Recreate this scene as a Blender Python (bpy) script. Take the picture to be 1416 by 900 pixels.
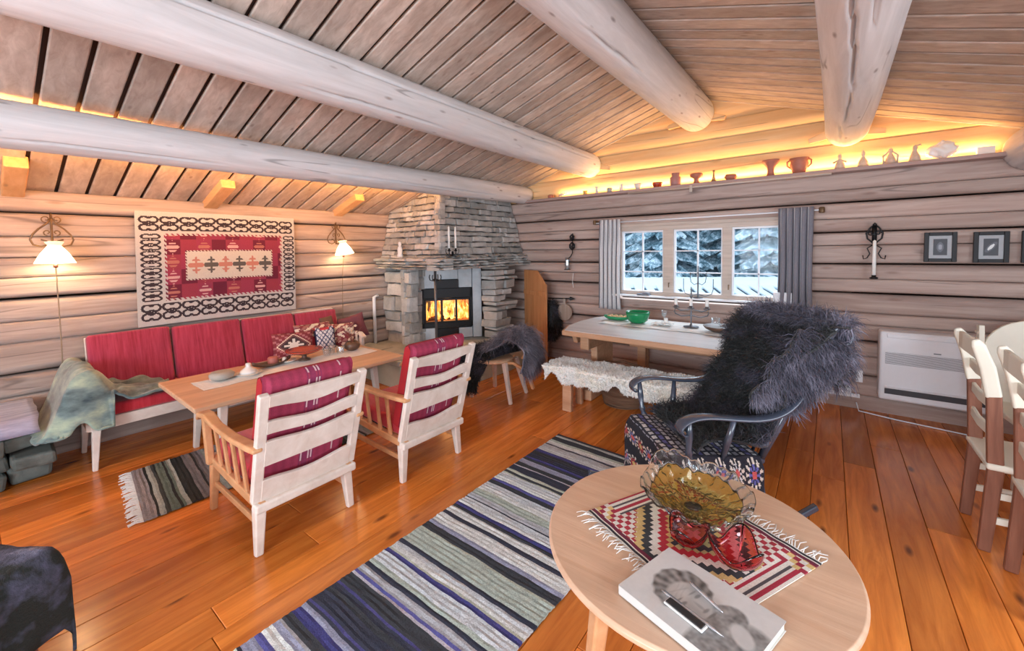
import bpy, math, random
from mathutils import Vector, Matrix, noise
PI = math.pi
random.seed(7)
for o in list(bpy.data.objects): bpy.data.objects.remove(o)
SC = bpy.context.scene
COL = SC.collection

# ------------------------------------------------------------ camera
cam = bpy.data.cameras.new('camera'); camo = bpy.data.objects.new('camera', cam); COL.objects.link(camo); SC.camera = camo
cam.sensor_fit = 'HORIZONTAL'; cam.sensor_width = 36.0; cam.lens = 576.18 / 1416 * 36
cam.shift_x = (708 - 708.86) / 1416; cam.shift_y = (372.56 - 450) / 1416
cam.clip_start = .02; cam.clip_end = 300
H = 1.58
def camrot(y, p, r):
    cy, sy, cp, sp, cr, sr = math.cos(y), math.sin(y), math.cos(p), math.sin(p), math.cos(r), math.sin(r)
    f = Vector((-sy*cp, cy*cp, sp)); rt = Vector((cy, sy, 0)); up = rt.cross(f)
    return rt*cr + up*sr, up*cr - rt*sr, f
rt_, up_, fw_ = camrot(0.651127, -0.0460738, -0.0145834)
camo.matrix_world = Matrix(((rt_.x, up_.x, -fw_.x, 0), (rt_.y, up_.y, -fw_.y, 0), (rt_.z, up_.z, -fw_.z, H), (0, 0, 0, 1)))

# ------------------------------------------------------------ world, lights, exposure
SC.view_settings.view_transform = 'Standard'; SC.view_settings.look = 'None'; SC.view_settings.gamma = 1
SC.view_settings.exposure = 0.2; SC.view_settings.use_curve_mapping = False
w = bpy.data.worlds.new('sky'); SC.world = w; w.use_nodes = True
wn = w.node_tree; bg = wn.nodes['Background']
bg.inputs[0].default_value = (.66, .82, .95, 1); bg.inputs[1].default_value = 1.75

def area(name, loc, rot, sx, sy, power, col, spread=PI):
    l = bpy.data.lights.new(name, 'AREA'); l.shape = 'RECTANGLE'; l.size = sx; l.size_y = sy; l.energy = power; l.color = col; l.spread = spread
    o = bpy.data.objects.new(name, l); COL.objects.link(o); o.location = loc; o.rotation_euler = rot; return o
# daylight entering through the windows behind the camera and in the right-hand wall
area('daylight_rear', (-.6, -3.42, 1.55), (PI/2, 0, 0), 3.0, 1.35, 225, (.82, .91, 1))
area('daylight_right', (2.5, .7, 1.35), (PI/2, 0, PI/2), 3.2, 1.1, 80, (.82, .91, 1))
area('daylight_left_rear', (-4.8, -2.0, 1.4), (PI/2, 0, -PI/2), 1.6, 1.0, 16, (.9, .95, 1))
# sky light falling in through the window in the far wall, from above the snowy yard
area('daylight_window', (-1.3, 7.6, 3.9), (math.radians(52), 0, PI), 4.5, 2.2, 420, (.82, .92, 1))

# ------------------------------------------------------------ mesh builder
class M:
    def __init__(s): s.v = []; s.f = []; s.c = []
    def add(s, vs, fs, cs=None):
        n = len(s.v); s.v += [Vector(v) for v in vs]; s.f += [tuple(i+n for i in f) for f in fs]
        s.c += (cs if cs else [None]*len(fs)); return s
    def box(s, c, d, rz=0, rot=None, j=0, tp=1, col=None):
        vs = []
        R = rot if rot is not None else Matrix.Rotation(rz, 3, 'Z')
        for z in (-1, 1):
            k = tp if z > 0 else 1
            for x, y in ((-1, -1), (1, -1), (1, 1), (-1, 1)):
                p = Vector((x*d[0]/2*k, y*d[1]/2*k, z*d[2]/2))
                if j: p += Vector((random.uniform(-j, j), random.uniform(-j, j), random.uniform(-j, j)))
                vs.append(R @ p + Vector(c))
        return s.add(vs, [(3, 2, 1, 0), (4, 5, 6, 7), (0, 1, 5, 4), (1, 2, 6, 5), (2, 3, 7, 6), (3, 0, 4, 7)], [col]*6)
    def bar(s, a, b, w0, h0, w1=None, h1=None, side=(0, 1, 0)):
        a = Vector(a); b = Vector(b); w1 = w0 if w1 is None else w1; h1 = h0 if h1 is None else h1
        d = (b-a).normalized(); sd = Vector(side); sd = (sd - d*sd.dot(d)).normalized(); u = sd.cross(d)
        vs = [a+sd*x*w0/2+u*y*h0/2 for x, y in ((-1, -1), (1, -1), (1, 1), (-1, 1))] + [b+sd*x*w1/2+u*y*h1/2 for x, y in ((-1, -1), (1, -1), (1, 1), (-1, 1))]
        return s.add(vs, [(0, 1, 2, 3), (7, 6, 5, 4), (0, 4, 5, 1), (1, 5, 6, 2), (2, 6, 7, 3), (3, 7, 4, 0)])
    def strip(s, pts, w, h, side=(0, 1, 0)):
        """rectangular section swept along pts; w (across side) and h may be lists"""
        pts = [Vector(p) for p in pts]; n = len(pts); vs = []
        for i, p in enumerate(pts):
            d = (pts[min(i+1, n-1)] - pts[max(i-1, 0)]).normalized(); sd = Vector(side); sd = (sd - d*sd.dot(d)).normalized(); u = sd.cross(d)
            wi = w[i] if isinstance(w, (list, tuple)) else w; hi = h[i] if isinstance(h, (list, tuple)) else h
            vs += [p+sd*x*wi/2+u*y*hi/2 for x, y in ((-1, -1), (1, -1), (1, 1), (-1, 1))]
        fs = [(0, 1, 2, 3), (4*n-1, 4*n-2, 4*n-3, 4*n-4)]
        for i in range(n-1):
            for k in range(4): fs.append((4*i+k, 4*i+4+k, 4*i+4+(k+1) % 4, 4*i+(k+1) % 4))
        return s.add(vs, fs)
    def tube(s, pts, r, n=8, closed=False):
        pts = [Vector(p) for p in pts]; m = len(pts); vs = []; ref = Vector((0.13, .29, .95))
        pv = None
        for i, p in enumerate(pts):
            if closed: d = pts[(i+1) % m] - pts[(i-1) % m]
            else: d = pts[min(i+1, m-1)] - pts[max(i-1, 0)]
            if d.length < 1e-9: d = Vector((0, 0, 1))
            d.normalize()
            if pv is None: a = ref.cross(d); a = a.normalized() if a.length > .05 else Vector((1, 0, 0)).cross(d).normalized()
            else:
                a = pv - d*pv.dot(d); a = a.normalized() if a.length > 1e-6 else ref.cross(d).normalized()
            pv = a; b = d.cross(a); ri = r[i] if isinstance(r, (list, tuple)) else r
            vs += [p + (a*math.cos(2*PI*k/n) + b*math.sin(2*PI*k/n))*ri for k in range(n)]
        fs = []
        for i in range(m if closed else m-1):
            for k in range(n):
                i2 = (i+1) % m; fs.append((i*n+k, i*n+(k+1) % n, i2*n+(k+1) % n, i2*n+k))
        if not closed: fs += [tuple(reversed(range(n))), tuple(range((m-1)*n, m*n))]
        return s.add(vs, fs)
    def lathe(s, prof, c=(0, 0, 0), n=24, R=None, col=None):
        vs = []; c = Vector(c)
        for r, z in prof:
            for k in range(n):
                p = Vector((r*math.cos(2*PI*k/n), r*math.sin(2*PI*k/n), z))
                vs.append((R @ p if R is not None else p) + c)
        fs = []
        for i in range(len(prof)-1):
            for k in range(n): fs.append((i*n+k, i*n+(k+1) % n, (i+1)*n+(k+1) % n, (i+1)*n+k))
        if prof[0][0] > 1e-5: fs.append(tuple(reversed(range(n))))
        if prof[-1][0] > 1e-5: fs.append(tuple(range((len(prof)-1)*n, len(prof)*n)))
        return s.add(vs, fs, [col]*len(fs))
    def grid(s, fn, nu, nv, col=None):
        n = len(s.v); vs = [fn(i/nu, j/nv) for j in range(nv+1) for i in range(nu+1)]; fs = []; cs = []
        for j in range(nv):
            for i in range(nu):
                a = j*(nu+1)+i; fs.append((a, a+1, a+nu+2, a+nu+1)); cs.append(col((i+.5)/nu, (j+.5)/nv) if col else None)
        return s.add(vs, fs, cs)
    def prism(s, poly, fn, t0, t1):
        """2D polygon extruded; fn(u,v,t)->xyz"""
        n = len(poly); vs = [fn(u, v, t0) for u, v in poly] + [fn(u, v, t1) for u, v in poly]
        return s.add(vs, [tuple(reversed(range(n))), tuple(range(n, 2*n))] + [(i, (i+1) % n, n+(i+1) % n, n+i) for i in range(n)])
    def build(s, name, mat, parent=None, W=False, bevel=0, smooth=False, sub=0, solid=0, seg=2, org=None):
        me = bpy.data.meshes.new(name); off = Vector((0, 0, 0))
        if org is not None: off = Vector(org)
        elif W and parent is not None: off = Vector(parent['_l'])
        me.from_pydata([tuple(v-off) for v in s.v], [], s.f)
        if any(c is not None for c in s.c):
            at = me.color_attributes.new('Col', 'FLOAT_COLOR', 'CORNER'); buf = []
            for f, c in zip(s.f, s.c):
                c = c or (.5, .5, .5); buf += [c[0], c[1], c[2], 1.0]*len(f)
            at.data.foreach_set('color', buf)
        me.materials.append(mat)
        if smooth: me.polygons.foreach_set('use_smooth', [True]*len(me.polygons))
        me.update()
        o = bpy.data.objects.new(name, me); COL.objects.link(o)
        if parent is not None: o.parent = parent
        if org is not None: o.location = off
        if solid: md = o.modifiers.new('s', 'SOLIDIFY'); md.thickness = solid; md.offset = 0
        if bevel: md = o.modifiers.new('b', 'BEVEL'); md.width = bevel; md.segments = seg; md.limit_method = 'ANGLE'; md.angle_limit = .6; md.use_clamp_overlap = True
        if sub: md = o.modifiers.new('u', 'SUBSURF'); md.levels = sub; md.render_levels = sub
        return o
    def top(s, name, mat, label, cat, group=None, **k):
        xs = [v.x for v in s.v]; ys = [v.y for v in s.v]; zs = [v.z for v in s.v]
        o = s.build(name, mat, org=((min(xs)+max(xs))/2, (min(ys)+max(ys))/2, min(zs)), **k)
        return tag(o, label, cat, group)
def tag(o, label, cat, group=None):
    o['label'] = label; o['category'] = cat
    if group: o['group'] = group
    return o
def thing(name, label, cat, loc=(0, 0, 0), rz=0, group=None):
    o = bpy.data.objects.new(name, None); COL.objects.link(o); o.empty_display_size = .05
    o.location = loc; o.rotation_euler = (0, 0, rz); o['_l'] = list(loc)
    return tag(o, label, cat, group)
def struct(o): o['kind'] = 'structure'; return o
def dup(root, loc, rz=None, label=None, group=None):
    r = root.copy(); COL.objects.link(r); r.location = loc
    if rz is not None: r.rotation_euler = (0, 0, rz)
    if label: r['label'] = label
    if group: r['group'] = group
    for ch in list(root.children):
        c = ch.copy(); COL.objects.link(c); c.parent = r
        for g in list(ch.children):
            d = g.copy(); COL.objects.link(d); d.parent = c
    return r
def fbm(p, s=1, o=3):
    p = Vector(p)*s; r = 0; a = 1
    for _ in range(o): r += a*noise.noise(p); p = p*2.03; a *= .5
    return r
def lerp(a, b, t): return a+(b-a)*t
def vl(a, b, t): return Vector(a).lerp(Vector(b), t)

# ------------------------------------------------------------ materials
class NT:
    def __init__(s, name):
        s.m = bpy.data.materials.new(name); s.m.use_nodes = True; s.t = s.m.node_tree; s.n = s.t.nodes; s.l = s.t.links
        s.b = s.n['Principled BSDF']; s.out = s.n['Material Output']
    def nd(s, k, **kw):
        n = s.n.new(k)
        for a, v in kw.items(): setattr(n, a, v)
        return n
    def ln(s, a, b): s.l.new(a, b)
    def ramp(s, fac, stops):
        r = s.nd('ShaderNodeValToRGB'); e = r.color_ramp.elements
        while len(e) < len(stops): e.new(.5)
        for q, (p, c) in zip(e, stops): q.position = p; q.color = (*c, 1) if len(c) == 3 else c
        s.ln(fac, r.inputs[0]); return r.outputs[0]
    def mix(s, f, a, b, mode='MIX'):
        x = s.nd('ShaderNodeMix', data_type='RGBA', blend_type=mode)
        for sock, v in ((x.inputs[0], f), (x.inputs[6], a), (x.inputs[7], b)):
            if hasattr(v, 'links'): s.ln(v, sock)
            elif isinstance(v, (int, float)): sock.default_value = v
            else: sock.default_value = (*v, 1)
        return x.outputs[2]
    def coord(s, scale=(1, 1, 1), rot=(0, 0, 0), kind='Object'):
        c = s.nd('ShaderNodeTexCoord'); m = s.nd('ShaderNodeMapping'); m.inputs['Scale'].default_value = scale; m.inputs['Rotation'].default_value = rot
        s.ln(c.outputs[kind], m.inputs[0]); return m.outputs[0]
    def noise(s, vec, scale, detail=4, rough=.6, dist=0):
        n = s.nd('ShaderNodeTexNoise'); n.inputs['Scale'].default_value = scale; n.inputs['Detail'].default_value = detail; n.inputs['Roughness'].default_value = rough; n.inputs['Distortion'].default_value = dist
        s.ln(vec, n.inputs['Vector']); return n.outputs[0]
    def bump(s, h, st=.3, d=.01):
        b = s.nd('ShaderNodeBump'); b.inputs['Strength'].default_value = st; b.inputs['Distance'].default_value = d; s.ln(h, b.inputs['Height']); s.ln(b.outputs[0], s.b.inputs['Normal'])
    def setc(s, c):
        if hasattr(c, 'links'): s.ln(c, s.b.inputs['Base Color'])
        else: s.b.inputs['Base Color'].default_value = (*c, 1)
    def rnd(s):
        return s.nd('ShaderNodeNewGeometry').outputs['Random Per Island']

def plain(name, c, rough=.6, metal=0, var=.12, vs=30, bump=0, emit=None, es=0, coat=0):
    t = NT(name); v = t.coord(); n = t.noise(v, vs, 4)
    t.setc(t.mix(n, tuple(x*(1-var) for x in c), tuple(min(1, x*(1+var)) for x in c)))
    t.b.inputs['Roughness'].default_value = rough; t.b.inputs['Metallic'].default_value = metal
    if bump: t.bump(n, bump, .004)
    if coat: t.b.inputs['Coat Weight'].default_value = coat
    if emit: t.b.inputs['Emission Color'].default_value = (*emit, 1); t.b.inputs['Emission Strength'].default_value = es
    return t.m
def wood(name, c1, c2, grain=(1, 14, 14), sc=2.2, rough=.5, knots=.5, var=.25, knotc=None, island=True, crack=0, bump=.15, spec=.5, ksc=1.6):
    """grain: mapping scale, the small value lies along the grain"""
    t = NT(name); v = t.coord(grain)
    if island:
        r = t.rnd(); ad = t.nd('ShaderNodeVectorMath', operation='ADD'); sc_ = t.nd('ShaderNodeVectorMath', operation='SCALE'); cb = t.nd('ShaderNodeCombineXYZ')
        for i in range(3): t.ln(r, cb.inputs[i])
        t.ln(cb.outputs[0], sc_.inputs[0]); sc_.inputs['Scale'].default_value = 37; t.ln(v, ad.inputs[0]); t.ln(sc_.outputs[0], ad.inputs[1]); v = ad.outputs[0]
    n = t.noise(v, sc, 6, .62, .6); c = t.ramp(n, [(.28, c1), (.72, c2)])
    n2 = t.noise(v, sc*.35, 2, .5, .3)
    if island:
        hv = t.nd('ShaderNodeHueSaturation'); mp = t.nd('ShaderNodeMapRange'); mp.inputs[3].default_value = 1-var; mp.inputs[4].default_value = 1+var
        t.ln(r, mp.inputs[0]); t.ln(mp.outputs[0], hv.inputs['Value']); t.ln(c, hv.inputs['Color']); c = hv.outputs[0]
    c = t.mix(t.ramp(n2, [(.45, (0, 0, 0)), (.75, (.5, .5, .5))]), c, tuple(x*.72 for x in c1))
    if knots:
        g = [x if x < 3 else x*.42 for x in grain]; kv = t.coord(tuple(max(x, 1.0) if x >= 3 else x*1.6 for x in g))
        if island:
            ad2 = t.nd('ShaderNodeVectorMath', operation='ADD'); t.ln(kv, ad2.inputs[0]); t.ln(sc_.outputs[0], ad2.inputs[1]); kv = ad2.outputs[0]
        vo = t.nd('ShaderNodeTexVoronoi'); vo.inputs['Scale'].default_value = ksc; t.ln(kv, vo.inputs['Vector'])
        k = t.ramp(vo.outputs['Distance'], [(.05, (1, 1, 1)), (.14, (0, 0, 0))])
        km = t.nd('ShaderNodeMath', operation='MULTIPLY'); t.ln(k, km.inputs[0]); km.inputs[1].default_value = knots
        c = t.mix(km.outputs[0], c, knotc or tuple(x*.3 for x in c1))
    if crack:
        cv = t.coord(tuple(x*.45 if x < 3 else x*.55 for x in grain)); cn = t.noise(cv, .9, 1, .4, .0)
        ck = t.ramp(cn, [(.490, (0, 0, 0)), (.498, (1, 1, 1)), (.502, (1, 1, 1)), (.510, (0, 0, 0))])
        wm = t.noise(t.coord((1, 1, 1)), 1.1, 2); wk = t.ramp(wm, [(.5, (0, 0, 0)), (.56, (1, 1, 1))])
        mm = t.nd('ShaderNodeMath', operation='MULTIPLY'); t.ln(ck, mm.inputs[0]); t.ln(wk, mm.inputs[1]); m2 = t.nd('ShaderNodeMath', operation='MULTIPLY'); t.ln(mm.outputs[0], m2.inputs[0]); m2.inputs[1].default_value = crack
        c = t.mix(m2.outputs[0], c, (.05, .04, .045))
    t.setc(c); t.b.inputs['Roughness'].default_value = rough; t.b.inputs['Specular IOR Level'].default_value = spec
    if bump: t.bump(n, bump, .01)
    return t.m
def colmat(name, rough=.85, ns=220, st=.4, var=.15, sheen=0):
    """pattern woven/printed on a surface: face colours from the mesh"""
    t = NT(name); a = t.nd('ShaderNodeVertexColor', layer_name='Col'); n = t.noise(t.coord(), ns, 3)
    t.setc(t.mix(1, a.outputs[0], t.ramp(n, [(.3, (1-var,)*3), (.7, (1+var,)*3)]), 'MULTIPLY'))
    t.b.inputs['Roughness'].default_value = rough; t.b.inputs['Sheen Weight'].default_value = sheen
    if st: t.bump(n, st, .003)
    return t.m
def fabric(name, c, c2, freq, axis=1, rough=.9, streak=.5):
    t = NT(name); s = [3, 3, 3]; s[axis] = freq; n = t.noise(t.coord(tuple(s)), 1, 5, .7)
    t.setc(t.ramp(n, [(.3, c), (.5, tuple(lerp(a, b, streak) for a, b in zip(c, c2))), (.68, c2)])); t.b.inputs['Roughness'].default_value = rough
    t.b.inputs['Sheen Weight'].default_value = .3
    t.bump(t.noise(t.coord(), 300, 2), .3, .002); return t.m
def glass(name, c, rough=.02, ior=1.45, tr=1):
    t = NT(name); t.setc(c); t.b.inputs['Roughness'].default_value = rough; t.b.inputs['Transmission Weight'].default_value = tr; t.b.inputs['IOR'].default_value = ior
    return t.m
def pane(name):
    t = NT(name); g = t.nd('ShaderNodeBsdfGlossy'); g.inputs['Roughness'].default_value = .03; tr = t.nd('ShaderNodeBsdfTransparent'); tr.inputs[0].default_value = (.93, .97, 1, 1)
    mx = t.nd('ShaderNodeMixShader'); mx.inputs[0].default_value = .008; t.ln(tr.outputs[0], mx.inputs[1]); t.ln(g.outputs[0], mx.inputs[2]); t.ln(mx.outputs[0], t.out.inputs[0]); return t.m
def emit(name, c, s):
    t = NT(name); e = t.nd('ShaderNodeEmission'); e.inputs[0].default_value = (*c, 1); e.inputs[1].default_value = s; t.ln(e.outputs[0], t.out.inputs[0]); return t.m

X_GR, Y_GR, Z_GR = (1, 14, 14), (14, 1, 14), (14, 14, 1)
m_floor = wood('floor_pine', (.48, .12, .016), (.84, .28, .05), (9, .8, 9), 2.2, .22, .85, .30, (.10, .02, .005), spec=.6, bump=.04, ksc=1.7)
m_ceil = wood('ceiling_pine', (.40, .31, .26), (.63, .54, .48), (1, 12, 12), 2.0, .6, .55, .18, (.16, .10, .08), spec=.3, ksc=1.9)
m_log_l = wood('left_log_pine', (.33, .255, .225), (.56, .46, .41), (12, .8, 12), 1.6, .7, .5, .12, (.2, .12, .09), crack=.5, spec=.2)
m_log_b = wood('back_log_pine', (.38, .265, .23), (.60, .48, .43), (.8, 12, 12), 1.6, .7, .45, .14, (.2, .11, .09), crack=.5, spec=.2)
m_gable = wood('gable_pine', (.80, .47, .21), (.93, .66, .37), (.7, 9, 9), 1.4, .6, .4, .08, (.4, .2, .08), crack=.5, spec=.2)
m_beam = wood('limewashed_log', (.60, .59, .60), (.82, .81, .83), (10, .8, 10), 1.6, .55, .75, .03, (.22, .18, .18), crack=.5, spec=.3, ksc=2.4)
m_pine = wood('pale_pine', (.66, .40, .24), (.82, .56, .37), Y_GR, 2.0, .42, .25, .06)
m_pine_x = wood('pale_pine_x', (.66, .42, .27), (.82, .60, .43), X_GR, 2.0, .42, .25, .06)
m_chairwood = wood('limed_chair_wood', (.72, .60, .52), (.88, .79, .72), (6, 6, 6), 2.0, .45, .1, .05)
m_oiled = wood('oiled_chair_wood', (.60, .28, .12), (.78, .44, .23), (6, 6, 6), 2.0, .4, .1, .05)
m_trim = wood('window_pine', (.50, .40, .34), (.66, .56, .49), X_GR, 2, .5, .2, .05)
m_darkwood = wood('dark_red_wood', (.16, .045, .03), (.30, .10, .07), Z_GR, 2, .5, .2, .1)
m_bench = wood('bench_pine', (.50, .26, .14), (.66, .40, .25), X_GR, 2, .5, .4, .08)
m_door = wood('hatch_wood', (.52, .20, .07), (.70, .34, .15), Z_GR, 2, .5, .5, .08)
m_white = plain('white_paint', (.84, .86, .91), .4, var=.03)
m_cream = plain('cream_paint', (.84, .80, .68), .5, var=.03)
m_iron = plain('black_iron', (.02, .02, .022), .45, .6)
m_iron_g = plain('grey_iron', (.16, .17, .19), .4, .7)
m_brass = plain('bronze_iron', (.18, .11, .06), .4, .6)
m_candle = plain('candle_wax', (.90, .89, .86), .5, var=.03)
m_pane = pane('window_glass')
m_clear = glass('clear_glass', (.92, .96, .97)); m_thin = pane('thin_clear_glass'); m_thin.node_tree.nodes['Mix Shader'].inputs[0].default_value = .22
m_redglass = glass('red_glass', (.92, .22, .26))
m_amber = glass('amber_glass', (.74, .60, .20), .10)
m_green = plain('green_enamel', (.0, .25, .09), .25, var=.05, coat=.4)
m_greenl = plain('green_dish', (.03, .30, .13), .4)
m_bread = plain('bread', (.80, .52, .28), .7, var=.2)
m_terra = plain('terracotta', (.42, .15, .10), .55, var=.15)
m_redclay = plain('red_glaze', (.40, .05, .02), .2, coat=.5)
m_grey = plain('grey_stoneware', (.42, .41, .38), .5)
m_pale = plain('pale_ceramic', (.74, .70, .64), .5)
m_porc = plain('white_porcelain', (.85, .84, .82), .3, var=.02)
m_brownc = plain('brown_ceramic', (.12, .07, .05), .35)
m_linen = fabric('white_linen', (.70, .68, .64), (.84, .82, .79), 60, 1)
m_red = fabric('red_wool', (.24, .008, .032), (.42, .045, .10), 55, 1)
m_red2 = fabric('red_wool_piping', (.42, .008, .02), (.55, .03, .05), 30, 1)
m_curt = fabric('grey_curtain', (.20, .20, .24), (.50, .50, .52), 40, 0)
m_col = colmat('woven_pattern'); m_rag = colmat('rag_weave', .9, 160, .9, .3); m_print = colmat('printed_cover', .35, 60, 0, .03)

# ============================================================ THE SHELL
XL, XR, YB, YR = -4.9, 2.6, 5.17, -3.5
RX, RZ, SL = -1.25, 3.28, .32
def cz(x): return RZ - SL*abs(x-RX)
# floor boards run towards the window wall
f = M(); x = XL-.1; k = 0
while x < XR+.1:
    y = YR - random.random()*2
    while y < YB+.1:
        L = random.uniform(2.2, 4.2)
        f.box((x+.0875, y+L/2, -.02), (.173, L-.003, .04)); y += L
    x += .176
struct(f.build('floor', m_floor, bevel=.002, seg=1))
s = M(); s.box((-1.15, .8, -.06), (8, 9.2, .04)); struct(s.build('trim_9', plain('dark_subfloor', (.05, .03, .02), .8)))
# ceiling boards run up the slope
for nm, x0, x1 in (('ceiling', XL-.15, RX), ('ceiling', RX, XR+.15)):
    f = M(); y = YR
    while y < YB+.02:
        z0, z1 = cz(x0), cz(x1); a = .150
        f.add([(x0, y, z0), (x1, y, z1), (x1, y+a, z1), (x0, y+a, z0), (x0, y, z0+.03), (x1, y, z1+.03), (x1, y+a, z1+.03), (x0, y+a, z0+.03)],
              [(0, 3, 2, 1), (4, 5, 6, 7), (0, 1, 5, 4), (1, 2, 6, 5), (2, 3, 7, 6), (3, 0, 4, 7)])
        y += .173
    struct(f.build(nm, m_ceil, bevel=.007, seg=2))
f = M()
for x0, x1 in ((XL-.3, RX), (RX, XR+.3)): f.bar((x0, (YB+YR)/2, cz(x0)+.055), (x1, (YB+YR)/2, cz(x1)+.055), 9.2, .04)
struct(f.build('trim_10', plain('roof_deck', (.05, .025, .018), .9)))

# log walls ---------------------------------------------------
def logspan(m, z0, z1, a, b, fn, seed, dep0=.022, dep1=.022, step=.16):
    """one hewn log face from z0 to z1 running a..b; fn(s, depth, z)->xyz"""
    n = max(2, int((b-a)/step)); pr = []
    for i in range(9):
        t = i/8; e = min(1, (1-abs(2*t-1))*3.2); dd = -(1-math.sqrt(max(0, 1-(1-e)**2)))*(dep0 if t < .5 else dep1)
        g0, g1 = (.008 if dep0 > .025 else .003), (.008 if dep1 > .025 else .003); pr.append((z0+g0+(z1-z0-g0-g1)*t, dd))
    vs = []
    for i in range(n+1):
        s = a+(b-a)*i/n
        for (z, d) in pr:
            wv = .007*noise.noise(Vector((s*.8, seed*3.1, z*.4))); vs.append(fn(s, d+wv+.006*noise.noise(Vector((s*2.1, seed, z*6))), z+.006*noise.noise(Vector((s*.9, round(z*30)*0+seed, 5)))*(1 if 0 < (z-z0)/(z1-z0) < 1 else .6)))
        vs.append(fn(s, -.12, z1)); vs.append(fn(s, -.12, z0))
    q = 11; fs = []
    for i in range(n):
        for k in range(q): fs.append((i*q+k, i*q+(k+1) % q, (i+1)*q+(k+1) % q, (i+1)*q+k))
    fs += [tuple(range(q)), tuple(reversed(range(n*q, n*q+q)))]
    m.add(vs, fs)
def wall(name, seams, a, b, fn, mat, holes=()):
    m = M()
    for i in range(len(seams)-1):
        z0, z1 = seams[i][0], seams[i+1][0]; d0, d1 = seams[i][1], seams[i+1][1]
        cuts = [(a, b)]
        for (h0, h1, hz0, hz1) in holes:
            if z1 > hz0+.03 and z0 < hz1-.03: cuts = [c for (p, q) in cuts for c in ((p, min(q, h0)), (max(p, h1), q)) if c[1]-c[0] > .02]
        for (p, q) in cuts: logspan(m, z0, z1, p, q, fn, i+len(name), d0, d1)
    return struct(m.build(name, mat, smooth=True))
SB = [(-.05, .03), (.132, .012), (.326, .03), (.517, .012), (.66, .035), (.82, .014), (.935, .012), (1.12, .04), (1.255, .010), (1.40, .04), (1.58, .008), (1.71, .04), (1.84, .010), (2.0, .04), (2.12, .012), (2.30, .03)]
SL_ = [(-.05, .03), (.17, .02), (.34, .04), (.52, .02), (.69, .04), (.93, .012), (1.093, .012), (1.265, .045), (1.423, .010), (1.578, .008), (1.738, .010), (1.925, .035), (2.10, .02)]
WIN = (-2.19, -.29, .985, 1.85)
wall('wall_back', SB, XL-.1, XR+.1, lambda s, d, z: (s, YB-d, z), m_log_b, [WIN])
wall('wall_left', SL_, YR-.1, YB+.1, lambda s, d, z: (XL+d, s, z), m_log_l, [(-2.9, -1.1, .95, 1.85)])
wall('wall_right', SL_, YR-.1, YB+.1, lambda s, d, z: (XR-d, s, z), m_log_l, [(-1.0, 2.4, .8, 1.9)])
wall('wall_rear', SB, XL-.1, XR+.1, lambda s, d, z: (s, YR+d, z), m_log_b, [(-3.1, .7, .85, 2.2)])
# gable logs above the shelf
gs = [2.30, 2.56, 2.80, 3.0, 3.3]
def gable(name, fy, sgn):
    m = M()
    for i in range(len(gs)-1):
        z0, z1 = gs[i], gs[i+1]; hw0 = (RZ+.12-z0)/SL; hw1 = max(.05, (RZ+.12-z1)/SL)
        a, b = max(XL, RX-hw0), min(XR, RX+hw0); vs = []; n = 30
        for k in range(n+1):
            s = a+(b-a)*k/n; zt = min(z1, RZ+.1-SL*abs(s-RX)); zt = max(zt, z0+.005)
            for t, d in ((0, .035), (.06, .008), (.5, 0), (.94, .006), (1, .02)):
                vs.append((s, fy-sgn*(.0 - d) - sgn*.008*noise.noise(Vector((s, i*4, t))), lerp(z0, zt, t)))
        fs = [(k*5+j, (k+1)*5+j, (k+1)*5+j+1, k*5+j+1) for k in range(n) for j in range(4)]
        if sgn < 0: fs = [tuple(reversed(q)) for q in fs]
        m.add(vs, fs)
    return struct(m.build(name, m_gable, smooth=True))
gable('wall_gable', YB, 1); gable('wall_gable', YR, -1)
m = M(); m.add([(XL-.2, YB+.14, -.1), (WIN[0], YB+.14, -.1), (WIN[0], YB+.14, 2.32), (XL-.2, YB+.14, 2.1)], [(0, 1, 2, 3)])
m.add([(WIN[1], YB+.14, -.1), (XR+.2, YB+.14, -.1), (XR+.2, YB+.14, 2.1), (WIN[1], YB+.14, 2.7)], [(0, 1, 2, 3)])
m.add([(WIN[0], YB+.14, WIN[3]), (WIN[1], YB+.14, WIN[3]), (WIN[1], YB+.14, 3.4), (WIN[0], YB+.14, 3.4)], [(0, 1, 2, 3)])
m.add([(WIN[0], YB+.14, -.1), (WIN[1], YB+.14, -.1), (WIN[1], YB+.14, WIN[2]), (WIN[0], YB+.14, WIN[2])], [(0, 1, 2, 3)])
m.add([(XL-.2, YB+.14, 2.1), (XR+.2, YB+.14, 2.1), (RX, YB+.14, 3.45)], [(0, 1, 2)])
m.add([(XL-.2, YR-.14, 2.2), (XR+.2, YR-.14, 2.2), (RX, YR-.14, 3.45)], [(0, 1, 2)])
struct(m.build('trim_11', plain('wall_backing', (.06, .04, .03), .9)))

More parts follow.
